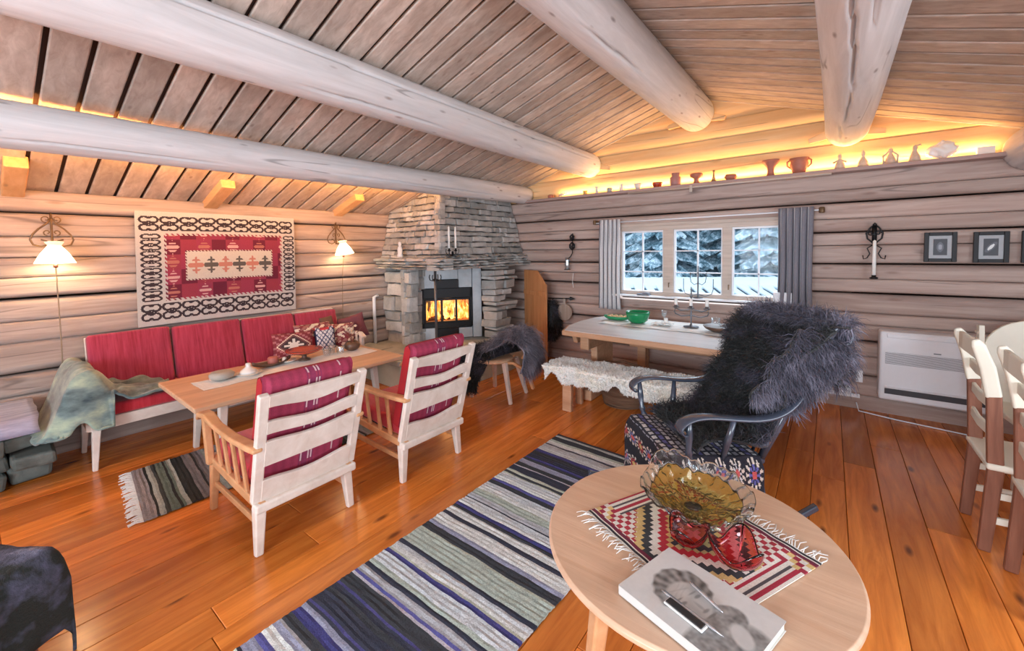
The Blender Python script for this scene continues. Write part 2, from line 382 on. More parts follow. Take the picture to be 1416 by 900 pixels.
# roof logs -------------------------------------------------------
def log(name, x, z, r, y0=YR, y1=YB-.02, seed=0, grow=.0, dip=0, cracks=()):
    m = M(); n = 130; k = 96; vs = []
    for i in range(n+1):
        y = y0+(y1-y0)*i/n; rr = r*(1+grow*(y1-y)/8)
        for j in range(k):
            a = 2*PI*j/k; q = rr*(1+.03*noise.noise(Vector((y*.7, math.cos(a)*1.1+seed*5, math.sin(a)*1.1)))+.008*noise.noise(Vector((y*5, math.cos(a)*4, math.sin(a)*4+seed))))
            if i == 0 or i == n: q *= .96
            for (ca, c0, c1, cd) in cracks:
                if c0 < y < c1 and abs((math.degrees(a)-ca-cd*(y-c0)-2.5*noise.noise(Vector((y*1.3, ca, 0)))+180) % 360-180) < 1.9: q -= .035*min(1, (y-c0)*3, (c1-y)*3)
            vs.append((x+q*math.cos(a)+.012*math.sin(y*.9+seed), y, z-dip*(y1-y)+q*math.sin(a)))
    fs = [(i*k+j, (i+1)*k+j, (i+1)*k+(j+1) % k, i*k+(j+1) % k) for i in range(n) for j in range(k)] + [tuple(range(k)), tuple(reversed(range(n*k, n*k+k)))]
    m.add(vs, fs); return struct(m.build(name, m_beam, smooth=True))
log('trim_1', -2.57, 2.695, .158, seed=1, grow=.1, cracks=((20, -.5, 4.9, -1.5), (-55, 1.2, 2.4, 2)))
log('trim_2', -3.64, 2.395, .125, seed=2, grow=.10, dip=.016, cracks=((-25, 2.0, 4.4, -4), (-48, .1, 1.2, 3)))
log('trim_3', -1.25, 3.09, .19, seed=3, grow=.12, cracks=((-70, 2.2, 3.3, 6),))
log('trim_4', .10, 2.69, .17, seed=4, grow=.05, cracks=((-108, 1.6, 3.4, 8), (-96, 3.3, 4.3, -9), (-82, 1.5, 2.5, 5), (-112, 4.2, 5.0, 10)))
log('trim_5', 1.27, 2.32, .175, seed=5, cracks=((190, 3.6, 4.9, 6),))
# angled collars either side of each log where it meets the gable
m = M()
for x, z, r in ((-1.25, 3.09, .19), (.10, 2.69, .17), (-2.57, 2.695, .16)):
    for sg in (-1, 1):
        m.bar((x+sg*(r+.12), YB-.03, z-r*.45), (x+sg*(r-.03), YB-.03, z-r*.8+.1), .03, .05, .03, .09, side=(0, 1, 0))
struct(m.build('trim_6', m_gable, bevel=.008))
# rafter feet resting on the left wall
m = M()
for y in (.24, 1.50, 2.85, 4.0, -1.2):
    m.bar((-4.93, y, 2.075), (-4.42, y, 2.235), .115, .09, side=(0, 1, 0))
struct(m.build('trim_7', wood('rafter_pine', (.66, .34, .14), (.80, .48, .24), X_GR, 2, .6, .5, .05), bevel=.008))
# top wall plate of the back wall = display shelf
m = M(); m.strip([(XL+1.15, YB-.07, 2.292), (-1.5, YB-.075, 2.29), (1.12, YB-.075, 2.286), (XR, YB-.075, 2.284)], .15, .035, side=(0, 1, 0))
struct(m.build('trim_8', wood('shelf_pine', (.36, .24, .22), (.50, .35, .32), X_GR, 2, .6, .3, .05), bevel=.006))
# ---- window 1
wdw = M(); x0, x1, z0, z1 = WIN; yf = YB-.01
for a, b, c, d in ((x0-.02, x0+.055, z0, z1), (x1-.055, x1+.02, z0, z1), (-1.605, -1.485, z0, z1), (-.956, -.861, z0, z1)):
    wdw.box(((a+b)/2, yf, (c+d)/2), (b-a, .10, d-c))
wdw.box(((x0+x1)/2, yf, z1-.025), (x1-x0, .102, .055)); wdw.box(((x0+x1)/2, yf, z0+.03), (x1-x0, .102, .06))
W1 = struct(wdw.build('window_1', m_trim, bevel=.006))
for (a, b) in ((-2.135, -1.60), (-1.49, -.95), (-.865, -.345)):
    s = M(); za, zb = 1.03, 1.80; t = .022
    for q in ((a, a+t), (b-t, b)): s.box(((q[0]+q[1])/2, yf+.0, (za+zb)/2), (t, .05, zb-za))
    for q in ((za, za+t), (zb-t, zb)): s.box(((a+b)/2, yf, (q[0]+q[1])/2), (b-a, .052, t))
    sh = s.build('sash', m_white, W1, bevel=.003)
    s = M(); s.box(((a+b)/2, yf, (za+zb)/2), (.016, .03, zb-za))
    for k in (1, 2): s.box(((a+b)/2, yf, lerp(za, zb, k/3)), (b-a, .03, .013))
    s.build('glazing_bars', m_white, sh)
    s = M(); s.box(((a+b)/2, yf+.012, (za+zb)/2), (b-a-.01, .004, zb-za-.01)); s.build('pane', m_pane, sh)
for xx in (-1.53, -.885):
    s = M(); s.tube([(xx, yf-.055, 1.16), (xx, yf-.085, 1.165), (xx, yf-.085, 1.11)], .006, 6); s.build('latch', m_brass, W1)
s = M(); s.box((-1.24, YB-.055, .99), (1.98, .17, .022)); s.build('sill', m_white, W1, bevel=.006)
s = M(); s.box((-1.24, YB-.02, 1.868), (2.0, .07, .045)); s.build('head_board', m_trim, W1, bevel=.006)
# windows behind the camera
def backwindow(name, c, ax, w_, h_):
    s = M(); x, y, z = c; t = .06
    n = 4
    for i in range(n+1):
        p = -w_/2+w_*i/n
        s.box((x+p, y, z) if ax == 'x' else (x, y+p, z), ((t, .1, h_) if ax == 'x' else (.1, t, h_)))
    for q in (-h_/2, h_/2): s.box((x, y, z+q), ((w_, .1, t) if ax == 'x' else (.1, w_, t)))
    return struct(s.build(name, m_trim, bevel=.005))
backwindow('window_2', (-1.2, YR, 1.53), 'x', 3.8, 1.35); backwindow('window_3', (XR, .7, 1.35), 'y', 3.4, 1.1); backwindow('window_4', (XL, -2.0, 1.4), 'y', 1.8, .9)

# ============================================================ OUTSIDE
t = NT('snow'); n = t.noise(t.coord(), 2.5, 5); t.setc(t.mix(n, (.80, .86, .92), (.95, .96, .98))); t.b.inputs['Roughness'].default_value = .8; t.bump(n, .4, .1); m_snow = t.m
g = M(); g.grid(lambda u, v: (lerp(-40, 25, u), lerp(5.6, 60, v), -.45+1.2*v*v+.25*noise.noise(Vector((u*9, v*9, 0)))), 40, 40)
struct(g.build('ground', m_snow, smooth=True))
shed = thing('shed', 'low shed outside the window with a snowy ribbed metal roof', 'shed', (-3.3, 10.4, -.4), math.radians(28))
s = M(); s.box((0, 0, .30), (7.6, 2.6, .6)); s.build('wall', wood('shed_wood', (.2, .14, .10), (.32, .24, .18), Z_GR, 2, .8, .2, .1), shed)
s = M(); s.add([(-4.2, -1.8, .66), (4.2, -1.8, .66), (4.2, 1.2, 1.12), (-4.2, 1.2, 1.12), (-4.2, -1.8, .59), (4.2, -1.8, .59), (4.2, 1.2, 1.05), (-4.2, 1.2, 1.05)], [(0, 1, 2, 3), (7, 6, 5, 4), (0, 4, 5, 1), (1, 5, 6, 2), (2, 6, 7, 3), (3, 7, 4, 0)])
rf = s.build('roof', plain('roof_metal', (.10, .14, .17), .6), shed)
s = M(); k = 0
for i in range(31):
    xx = -4.1+i*.273; v0 = -1.75+.15*random.random(); v1 = 1.15
    zf = lambda yy: .66+(yy+1.8)/3*.46
    s.bar((xx, v0, zf(v0)+.03), (xx, v1, zf(v1)+.045), .17, .05, .18, .07, side=(1, 0, 0))
s.build('snow', m_snow, rf, bevel=.02)
s = M(); s.grid(lambda u, v: (lerp(-4.2, 4.2, u), lerp(.15+.25*noise.noise(Vector((u*8, 0, 3))), 1.25, v), .66+(lerp(.15, 1.25, v)+1.8)/3*.46+.12*math.sin(v*PI)**.5), 40, 6); s.build('snow', m_snow, rf, smooth=True)
t = NT('snowy_spruce'); v_ = t.coord(); n = t.noise(v_, 3.5, 5, .75); t.setc(t.ramp(n, [(.42, (.10, .18, .22)), (.50, (.34, .47, .54)), (.58, (.88, .93, .97))])); t.b.inputs['Roughness'].default_value = .9; m_spr = t.m
def spruce(seed):
    random.seed(seed); tr = thing('spruce', 'snow laden spruce tree outside the window', 'tree', (0, 0, 0), 0, 'snowy spruces outside the window')
    s = M(); s.tube([(0, 0, -.3), (0, 0, 3), (0, 0, 7.4)], [.16, .11, .02], 8); s.build('trunk', m_darkwood, tr)
    s = M(); tiers = 17
    for i in range(tiers):
        z = .3+i*.43; R_ = 1.75*(1-i/tiers)**.85+.12; nb = 13
        for b in range(nb):
            a = 2*PI*(b+random.random()*.7)/nb; L = R_*random.uniform(.75, 1.1); dr = Vector((math.cos(a), math.sin(a), 0)); sd = Vector((-dr.y, dr.x, 0))
            p = []; q = 5
            for k in range(q+1):
                tt = k/q; c = dr*L*tt+Vector((0, 0, z+.32-.55*tt*tt*L*.6-.1*tt)); wd = .30*L*(math.sin(PI*min(1, tt*.9+.1)))*.75+.02
                p += [c-sd*wd+Vector((0, 0, -.10*wd*3-.06*(k % 2))), c+Vector((0, 0, .06)), c+sd*wd+Vector((0, 0, -.10*wd*3-.06*((k+1) % 2)))]
            s.add(p, [(k*3+j, k*3+j+1, k*3+j+4, k*3+j+3) for k in range(q) for j in (0, 1)])
    s.build('branches', m_spr, tr, solid=.02); return tr
sp = spruce(11); sp.location = (-8.6, 15.2, -.4); random.seed(5)
for (x, y, sc) in ((-4.9, 15.6, 1.0), (-1.5, 15.2, .95), (-11.6, 17.5, 1.1), (2.0, 16.5, 1.05), (-6.7, 18.9, 1.2), (-3.0, 18.9, 1.2)):
    d = dup(sp, (x, y, -.35), random.random()*6); d.scale = (sc,)*3
m = M(); br = [c for c in sp.children if c.name.startswith('branches')][0].data
for k in range(34):
    x0_ = -30+1.25*k+random.uniform(-.5, .5); y0_ = random.uniform(21.5, 27); sc = random.uniform(1.1, 1.6); n0 = len(m.v); a = random.random()*6; ca, sa = math.cos(a), math.sin(a)
    m.add([(x0_+sc*(v.co.x*ca-v.co.y*sa), y0_+sc*(v.co.x*sa+v.co.y*ca), -.3+sc*v.co.z) for v in br.vertices], [tuple(p.vertices) for p in br.polygons])
o = m.top('spruce_forest', m_spr, 'dense snowy spruce forest closing the view behind the shed', 'forest'); o['kind'] = 'stuff'
random.seed(21)

# ============================================================ FUR, CLOTH HELPERS
def fur_mat(name, c1, c2, c3=None):
    t = NT(name); n = t.noise(t.coord(), 6, 3); r = t.rnd()
    a = t.mix(r, c1, c2); t.setc(t.mix(t.ramp(n, [(.5, (0, 0, 0)), (.68, (1, 1, 1))]), a, c3 or c2)); t.b.inputs['Roughness'].default_value = .55; t.b.inputs['Sheen Weight'].default_value = .15
    return t.m
m_blackfur = fur_mat('black_fleece', (.004, .006, .006), (.016, .018, .020), (.06, .056, .09))
m_greyfur = fur_mat('grey_fleece', (.06, .06, .08), (.22, .21, .28), (.34, .33, .40))
m_whitefur = fur_mat('white_fleece', (.88, .86, .83), (.97, .96, .94), (.90, .85, .76))
def strands(base, n, L, w, curl=.5, grav=.35, segs=4, jit=.35, seed=1, up=None):
    """fleece locks on the quads of mesh builder base"""
    rnd = random.Random(seed); m = M(); ar = []; tot = 0
    for f in base.f:
        a, b, c = base.v[f[0]], base.v[f[1]], base.v[f[2]]; d = base.v[f[-1]]
        A = ((b-a).cross(c-a)).length*.5+((c-a).cross(d-a)).length*.5; tot += A; ar.append(tot)
    import bisect
    for _ in range(n):
        f = base.f[min(len(ar)-1, bisect.bisect(ar, rnd.random()*tot))]
        a, b, c, d = base.v[f[0]], base.v[f[1]], base.v[f[2]], base.v[f[-1]]; u, v = rnd.random(), rnd.random()
        p = a.lerp(b, u).lerp(d.lerp(c, u), v); nn = (b-a).cross(d-a)
        if nn.length < 1e-10: continue
        nn.normalize()
        if up is not None and nn.dot(up(p)) < 0: nn = -nn
        dr = (nn+Vector([rnd.uniform(-jit, jit) for _ in range(3)])).normalized(); l = L*rnd.uniform(.55, 1.2); ax = Vector([rnd.gauss(0, 1) for _ in range(3)]).normalized()
        sd = dr.cross(ax).normalized(); pts = [p]
        for k in range(segs):
            dr = (dr+Vector((0, 0, -grav*(k+1)/segs))+sd*curl*rnd.uniform(-.6, 1)).normalized(); sd = (Matrix.Rotation(1.1*curl, 3, dr) @ sd); pts.append(pts[-1]+dr*l/segs)
        vs = []; s2 = dr.cross(ax); s2 = s2.normalized() if s2.length > .01 else Vector((1, 0, 0))
        for k, q in enumerate(pts): ww = w*(1-k/(segs+.4))*.5+w*.08; vs += [q-s2*ww, q+s2*ww]
        m.add(vs, [(2*k, 2*k+1, 2*k+3, 2*k+2) for k in range(segs)])
    return m
def drape(path, half, nu=40, nv=24, amp=.012, fr=6, edge=.02, seed=0, side=(0, 1, 0), widths=None, nrm=None):
    """cloth whose middle line follows path, reaching half to either side; wrinkled"""
    path = [Vector(p) for p in path]; ls = [0]
    for i in range(1, len(path)): ls.append(ls[-1]+(path[i]-path[i-1]).length)
    def at(u):
        s = u*ls[-1]
        for i in range(1, len(path)):
            if s <= ls[i]+1e-9: return path[i-1].lerp(path[i], (s-ls[i-1])/max(1e-9, ls[i]-ls[i-1])), (path[i]-path[i-1]).normalized()
        return path[-1], (path[-1]-path[-2]).normalized()
    sd = Vector(side)
    def fn(u, v):
        p, d = at(u); p2, d2 = at(min(1, u+.03)); p3, d3 = at(max(0, u-.03)); p = (p*2+p2+p3)/4; d = (d+d2+d3).normalized()
        k = 2*v-1; w_ = half*(widths(u) if widths else 1); w_ *= 1+edge*3*noise.noise(Vector((u*5, 3 if k > 0 else 7, seed)))
        n = d.cross(sd).normalized()
        if nrm and n.dot(Vector(nrm)) < 0: n = -n
        return p+sd*k*w_+n*(amp*noise.noise(Vector((u*fr, v*fr*.8, seed*1.7)))+amp*.4*noise.noise(Vector((u*fr*3, v*fr*2, seed))))
    g = M(); g.grid(fn, nu, nv); return g

# ============================================================ FIREPLACE
FX, FY = -3.70, 3.42
t = NT('field_stone'); v = t.coord(); r = t.rnd(); n = t.noise(v, 7, 6, .7); c = t.ramp(r, [(0, (.36, .36, .35)), (.35, (.48, .48, .47)), (.7, (.62, .61, .60)), (1, (.78, .77, .76))])
t.setc(t.mix(.6, c, t.ramp(n, [(.3, (.35, .34, .33)), (.7, (1.0, .98, .95))]), 'MULTIPLY')); t.b.inputs['Roughness'].default_value = .8; t.bump(n, .7, .03); m_stone = t.m
m_mortar = plain('fire_mortar', (.07, .062, .055), .95)
m_soap = wood('soapstone', (.44, .48, .52), (.62, .66, .70), (4, 4, 4), 1.3, .5, 0, .05, island=False)
m_slab = wood('hearth_slab', (.36, .37, .33), (.56, .56, .50), (3, 3, 3), 1.6, .6, 0, .12)
FP = thing('fireplace', 'corner fireplace of stacked grey stone with a glowing iron stove door', 'fireplace', (-4.2, 4.1, 0))
def stones(m, fn, w, h, h0=.035, h1=.085, w0=.09, w1=.32, dep=.07, seed=0, gap=.010):
    """ragged courses on a face; fn(u,v,d)->xyz with d outwards"""
    rnd = random.Random(seed); z = 0
    while z < h-.015:
        hh = min(rnd.uniform(h0, h1), h-z); u = -rnd.random()*.05
        while u < w:
            ww = rnd.uniform(w0, w1)*(1.2 if hh > .06 else .9); u1 = min(u+ww, w+.015)
            if w-u1 < .05: u1 = w+.012
            d = dep*rnd.uniform(.55, 1.15); n = 4; top = []; a = max(u, -.012)+gap/2; b = u1-gap/2
            if b-a > .02:
                jz = lambda: rnd.uniform(-.009, .009)
                zs = [z+gap/2+jz()*.7 for _ in range(n+1)]; zt = [z+hh-gap/2+jz() for _ in range(n+1)]; us = [lerp(a, b, k/n) for k in range(n+1)]
                vs = []
                for dd, ins in ((-.05, 0), (d*.72, 0), (d, .011)):
                    for k in range(n+1): vs.append(fn(us[k]+(ins if k == 0 else -ins if k == n else 0), zs[k]+ins*.8, dd+rnd.uniform(-.006, .006)))
                    for k in range(n+1): vs.append(fn(us[k]+(ins if k == 0 else -ins if k == n else 0), zt[k]-ins*.8, dd+rnd.uniform(-.006, .006)))
                q = 2*(n+1); fs = []
                ring = list(range(n+1))+[n+1+k for k in range(n, -1, -1)]
                for L in range(2):
                    for i in range(len(ring)):
                        fs.append((L*q+ring[i], L*q+ring[(i+1) % len(ring)], (L+1)*q+ring[(i+1) % len(ring)], (L+1)*q+ring[i]))
                for k in range(n): fs.append((2*q+k, 2*q+k+1, 2*q+n+2+k, 2*q+n+1+k))
                m.add(vs, fs)
            u = u1
        z += hh
# hood: two faces, tapering upwards
m = M()
zb, zt = 1.47, 2.36
lf = lambda u, v, d: (XL+.02+u, FY+.02-d+.26*(v/(zt-zb)), zb+v)
rfc = lambda u, v, d: (FX-.02+d-.24*(v/(zt-zb)), FY+.02+u+.24*(v/(zt-zb)), zb+v)
stones(m, lambda u, v, d: (XL+.02+u*(1-.2*v/(zt-zb)), FY+.05-d+.24*v/(zt-zb), zb+v), 1.17, zt-zb, .055, .105, seed=3, dep=.05, w0=.12, w1=.30)
stones(m, lambda u, v, d: (FX-.05+d-.24*v/(zt-zb), FY+.02+.24*v/(zt-zb)+u*(1-.14*v/(zt-zb)), zb+v), 1.70, zt-zb, .055, .105, seed=4, dep=.05, w0=.14, w1=.38)
m.build('hood', m_stone, FP, W=True)
m = M(); m.add([(XL, FY+.08, zb), (FX-.08, FY+.08, zb), (FX-.08, YB, zb), (XL, YB, zb), (XL, FY+.32, zt), (FX-.32, FY+.32, zt), (FX-.32, YB, zt), (XL, YB, zt)], [(3, 2, 1, 0), (4, 5, 6, 7), (0, 1, 5, 4), (1, 2, 6, 5), (2, 3, 7, 6), (3, 0, 4, 7)])
m.build('hood_core', m_mortar, FP, W=True)
# mantel ledge: thin overlapping flat stones
m = M()
stones(m, lambda u, v, d: (XL+.01+u, FY+.06-d, 1.355+v), 1.30, .16, .022, .05, .14, .42, .15, seed=8, gap=.005)
stones(m, lambda u, v, d: (FX-.06+d, FY-.10+u, 1.355+v), 1.84, .16, .022, .05, .14, .42, .15, seed=9, gap=.005)
m.build('mantel', m_stone, FP, W=True)
m = M(); m.box(((XL+FX)/2, (FY+YB)/2+.02, 1.41), (FX-XL, YB-FY-.08, .10)); m.build('lintel', m_mortar, FP, W=True)
# left pillar
m = M()
stones(m, lambda u, v, d: (XL+.02+u, FY+.16-d+.02*math.sin(v*9), .34+v), .52, 1.02, .11, .21, .15, .36, .10, seed=12)
stones(m, lambda u, v, d: (XL+.42+d*.6+u*.10, FY+.06+u, .34+v), .34, 1.02, .10, .2, .15, .3, .06, seed=13)
m.build('pillar', m_stone, FP, W=True)
m = M(); m.box((XL+.22, FY+.34, .86), (.42, .38, 1.03)); m.build('pillar_core', m_mortar, FP, W=True)
# right pillar: narrow stack of jutting stones
m = M(); z = .36; rnd = random.Random(5)
while z < 1.35:
    hh = rnd.uniform(.05, .14); k = 2 if rnd.random() < .5 else 1; y0_, y1_ = 4.36+rnd.uniform(-.02, .03), 4.80+rnd.uniform(-.18, .08)*(1 if z > .6 else .5)
    for i in range(k): m.box((-3.76+rnd.uniform(-.02, .03), lerp(y0_, y1_, (i+.5)/k), z+hh/2), (.24, (y1_-y0_)/k-.01, hh-.012), rz=rnd.uniform(-.1, .1), j=.012)
    z += hh
m.build('pillar', m_stone, FP, W=True, bevel=.016, seg=2)
# soapstone surround set across the corner, with an iron stove in it
A = Vector((-4.545, 3.64, 0)); B = Vector((-3.96, 4.43, 0)); e = (B-A).normalized(); nf = Vector((e.y, -e.x, 0))
def I(u, z, d=0): return A+e*u+nf*d+Vector((0, 0, z))
def slab(m, u0, u1, z0, z1, d0, d1): 
    m.prism([(u0, z0), (u1, z0), (u1, z1), (u0, z1)], lambda u, v, t: I(u, v, t), d0, d1)
m = M()
for q in ((-.02, .10, .36, 1.40, .03), (.10, .158, .36, 1.40, .012), (.158, .34, 1.07, 1.40, .0), (.342, .665, 1.19, 1.40, .004), (.667, .862, 1.07, 1.40, .0), (.865, .995, .36, 1.40, .02), (.158, .335, .36, .52, .0), (.665, .862, .36, .50, .0)):
    slab(m, q[0]+.002, q[1]-.002, q[2], q[3], -.12, q[4])
m.build('surround', m_soap, FP, W=True, bevel=.004)
m = M(); slab(m, .0, .99, .36, 1.40, -.60, -.5); slab(m, .34, .665, .36, .52, -.12, -.02); slab(m, -.1, .0, .36, 1.4, -.6, 0)
m.build('back_masonry', m_mortar, FP, W=True)
ST = M()
for q in ((.158, .195, .52, 1.065), (.825, .862, .52, 1.065), (.158, .862, .52, .59), (.158, .862, .93, 1.065), (.345, .665, 1.065, 1.185), (.35, .655, .37, .505)): slab(ST, *q, -.12, .028)
stv = ST.build('stove', m_iron, FP, W=True, bevel=.004)
m = M()
for u0, u1 in ((.198, .215), (.805, .822)): slab(m, u0, u1, .592, .928, .0, .04)
for z0, z1 in ((.592, .612), (.90, .928)): slab(m, .198, .822, z0, z1, .0, .04)
for uu in (.345, .43, .63): slab(m, uu-.014, uu+.016, .60, .92, .0, .034)
dr = m.build('stove_door', m_iron, stv, bevel=.003); dr.location = (0, 0, 0); dr.data.transform(Matrix.Translation(-Vector(FP['_l'])))
m = M(); slab(m, .21, .81, .61, .905, .012, .016); gl = m.build('stove_glass', m_pane, stv); gl.data.transform(Matrix.Translation(-Vector(FP['_l'])))
m = M(); m.tube([I(.60, .68, .04), I(.60, .68, .06), I(.60, .80, .06), I(.60, .80, .04)], .006, 6); hd = m.build('handle', m_iron_g, stv); hd.data.transform(Matrix.Translation(-Vector(FP['_l'])))
# firebox interior, logs, flames
m = M(); slab(m, .19, .83, .55, .60, -.34, -.02); slab(m, .19, .83, .60, .95, -.36, -.33)
slab(m, .17, .195, .55, .95, -.36, -.02); slab(m, .825, .85, .55, .95, -.36, -.02); slab(m, .17, .85, .93, .97, -.36, -.02)
m.build('firebox', plain('firebrick', (.55, .40, .30), .9), FP, W=True)
m = M(); rnd = random.Random(2)
for a, b in (((.25, .63, -.14), (.76, .64, -.18)), ((.30, .64, -.22), (.72, .67, -.10)), ((.36, .70, -.16), (.68, .69, -.2))): m.tube([I(*a), I(*b)], .035, 8)
m.build('firewood', wood('charred_wood', (.05, .03, .02), (.20, .09, .04), (6, 6, 6), 2, .9, 0), FP, W=True)
t = NT('flame'); e_ = t.nd('ShaderNodeEmission'); n = t.noise(t.coord((5, 5, 2)), 2.6, 3); t.ln(t.ramp(n, [(.35, (1, .10, .01)), (.5, (1, .26, .04)), (.66, (1, .62, .20))]), e_.inputs[0]); e_.inputs[1].default_value = 2.6; t.ln(e_.outputs[0], t.out.inputs[0]); m_flame = t.m
m = M()
for i in range(26):
    u = .21+.6*(i+.5)/26; h = rnd.uniform(.14, .30); dd = rnd.uniform(-.30, -.08); pts = [I(u+.015*math.sin(k*1.7+i), .62+h*k/6, dd) for k in range(7)]
    m.tube(pts, [.02, .038, .042, .034, .022, .012, .002], 8)
m.build('flames', m_flame, FP, W=True, smooth=True)
pl = bpy.data.lights.new('fire_light', 'POINT'); pl.energy = 9; pl.color = (1, .45, .15); pl.shadow_soft_size = .06; po = bpy.data.objects.new('fire_light', pl); COL.objects.link(po); po.location = I(.5, .84, -.10)
m = M(); m.tube([(-4.86, 3.30, .355), (-4.86, 3.30, .98), (-4.86, 3.36, 1.0)], .022, 10); m.build('pipe', m_white, FP, W=True, smooth=True)
# hearth
hp = [(XL, 2.97), (-4.35, 2.93), (-3.88, 2.90), (-3.55, 3.22), (-3.36, 3.62), (-3.33, 4.25), (-3.40, 4.78), (-3.62, 5.1), (XL, 5.1)]
m = M(); m.prism([(x+.02, y+.03) for x, y in hp], lambda u, v, t: (u, v, t), 0, .28); m.build('hearth_base', plain('plastered_hearth', (.56, .56, .44), .8, var=.15, vs=8, bump=.5), FP, W=True, bevel=.01)
m = M(); rnd = random.Random(3); C0 = Vector((-4.25, 4.05, 0))
rim = []
for i in range(len(hp)-2):
    for k in range(3 if i != 4 else 4):
        a = Vector((*lerp(Vector(hp[i]), Vector(hp[i+1]), k/3), 0)); rim.append(a)
m.prism([(p.x+rnd.uniform(-.03, .03), p.y+rnd.uniform(-.03, .02)) if i else (p.x, p.y) for i, p in enumerate(rim)]+[(-3.62, 5.08), (XL, 5.08)], lambda u, v, t: (u, v, t), .28, .352)
m.build('hearth_slab', m_slab, FP, W=True, bevel=.014)
m = M()
for (x, y, sx, sy, rz) in ((-4.62, 3.10, .42, .26, .1), (-4.18, 3.07, .36, .28, -.12), (-3.85, 3.25, .3, .3, .5), (-3.60, 3.68, .32, .36, .15), (-3.56, 4.10, .30, .34, -.1), (-3.58, 4.52, .3, .36, .1), (-3.98, 3.62, .4, .3, .8)): m.box((x, y, .362), (sx, sy, .03), rz, j=.02)
m.build('hearth_slab', m_slab, FP, W=True, bevel=.012)
# iron corner pole with a hook crown
m = M(); m.tube([(-3.78, 3.42, .375), (-3.78, 3.42, 1.36)], .016, 10)
po_ = m.build('support_pole', m_iron_g, FP, W=True, smooth=True)
m = M()
for a in (0, PI/2, PI, 1.5*PI):
    dx, dy = math.cos(a+.4), math.sin(a+.4); m.tube([(-3.78+dx*r_, 3.42+dy*r_, z_) for r_, z_ in ((.012, 1.25), (.04, 1.225), (.07, 1.235), (.078, 1.27), (.07, 1.30))], .006, 6)
ho = m.build('hook', m_iron, po_); ho.data.transform(Matrix.Translation(-Vector(FP['_l'])))

# twin candle holder on the mantel
T = thing('candle_holder', 'wrought iron holder with two tall white candles on the stone mantel', 'candle holder', (-3.66, 3.60, 1.515))
m = M(); m.lathe([(.05, 0), (.05, .006), (.012, .012), (.010, .06), (.0, .065)], n=16)
for y in (-.055, .055):
    m.tube([(0, 0, .03), (0, y*.6, .02), (0, y, .035), (0, y, .07)], .006, 6); m.lathe([(.006, .06), (.022, .07), (.022, .075), (.012, .078), (.012, .10), (.0, .1)], (0, y, 0), 12)
for y in (-.11, .11): m.tube([(0, y*.5, .03), (0, y*.85, .03), (0, y, .06), (0, y*.95, .09)], .004, 6)
m.build('holder', m_iron, T, smooth=True)
for y in (-.055, .055):
    m = M(); m.lathe([(.012, .08), (.011, .355), (.004, .362), (0, .362)], (0, y, 0), 12); m.lathe([(.0015, .36), (.001, .372), (0, .373)], (0, y, 0), 6); m.build('candle', m_candle, T, smooth=True)
m = M(); m.lathe([(0, 1.50), (.035, 1.50), (.037, 1.53), (.028, 1.545), (.034, 1.60), (.026, 1.63), (.016, 1.64), (.023, 1.66), (.018, 1.69), (0, 1.70)], (-4.36, 3.36, .012), 12)
m.top('figurine', m_porc, 'small white figurine on the left end of the stone mantel', 'figurine', smooth=True)

# open hatch of the wood niche beside the fireplace
T = thing('niche_hatch', 'open plank hatch with chamfered top right of the fireplace', 'door', (-3.08, 4.80, .02))
pa, pb = Vector((0, 0, 0)), Vector((-.56, .24, 0)); dd = (pb-pa).normalized(); nn = Vector((-dd.y, dd.x, 0))
m = M(); m.prism([(.0, .0), (.57, 0), (.57, 1.27), (.22, 1.27), (.0, 1.07)], lambda u, v, t: dd*u+nn*t+Vector((0, 0, v)), -.012, .012); m.build('panel', m_door, T, bevel=.003)
for z in (.22, .92):
    m = M(); m.prism([(.03, z), (.55, z), (.55, z+.06), (.03, z+.06)], lambda u, v, t: dd*u-nn*t+Vector((0, 0, v)), -.035+.0, -.012); m.prism([(.03, z), (.55, z), (.55, z+.06), (.03, z+.06)], lambda u, v, t: dd*u+nn*t+Vector((0, 0, v)), -.035, -.012); m.build('batten', m_door, T, bevel=.003)

# ============================================================ SOFA
SF = thing('sofa', 'long wooden sofa with red striped back cushions under the wall rug', 'sofa', (-4.52, 1.62, 0))
def L(x, y, z): return (x+4.52, y-1.62, z)
y0, y1 = .50, 2.74; seg4 = [.555, 1.105, 1.67, 2.20, 2.70]
m = M(); m.bar(L(-4.29, y0, .335), L(-4.29, y1, .335), .03, .085, side=(1, 0, 0)); m.bar(L(-4.78, y0, .335), L(-4.78, y1, .335), .03, .085, side=(1, 0, 0))
for y in (y0, (y0+y1)/2, y1): m.bar(L(-4.80, y, .335), L(-4.28, y, .335), .03, .08)
m.build('frame', m_chairwood, SF, bevel=.006)
for x in (-4.30, -4.76):
    for y in (y0+.03, y1-.03):
        m = M(); m.bar(L(x+(.02 if x > -4.5 else 0), y+(-.02 if y < 1 else .02), 0), L(x, y, .30), .030, .032, .05, .055); m.build('leg', m_chairwood, SF, bevel=.006)
m = M()
for y in (y0+.075, y1-.05): m.bar(L(-4.76, y, .30), L(-4.86, y, .90), .03, .03)
m.bar(L(-4.865, y0+.06, .885), L(-4.865, y1-.04, .885), .05, .025, side=(0, 0, 1))
m.build('back_frame', m_chairwood, SF, bevel=.005)
for i in range(4):
    a, b = seg4[i]+.006, seg4[i+1]-.006
    m = M(); m.bar(L(-4.685, (a+b)/2, .44), L(-4.80, (a+b)/2, .935-.012*i), b-a, .09); m.build('back_cushion', m_red, SF, bevel=.028, seg=4, smooth=True)
for a, b in ((.53, 1.62), (1.62, 2.71)):
    m = M(); m.box(L(-4.50, (a+b)/2, .425), (.46, b-a-.01, .095)); m.build('seat_cushion', m_red2, SF, bevel=.03, seg=4, smooth=True)
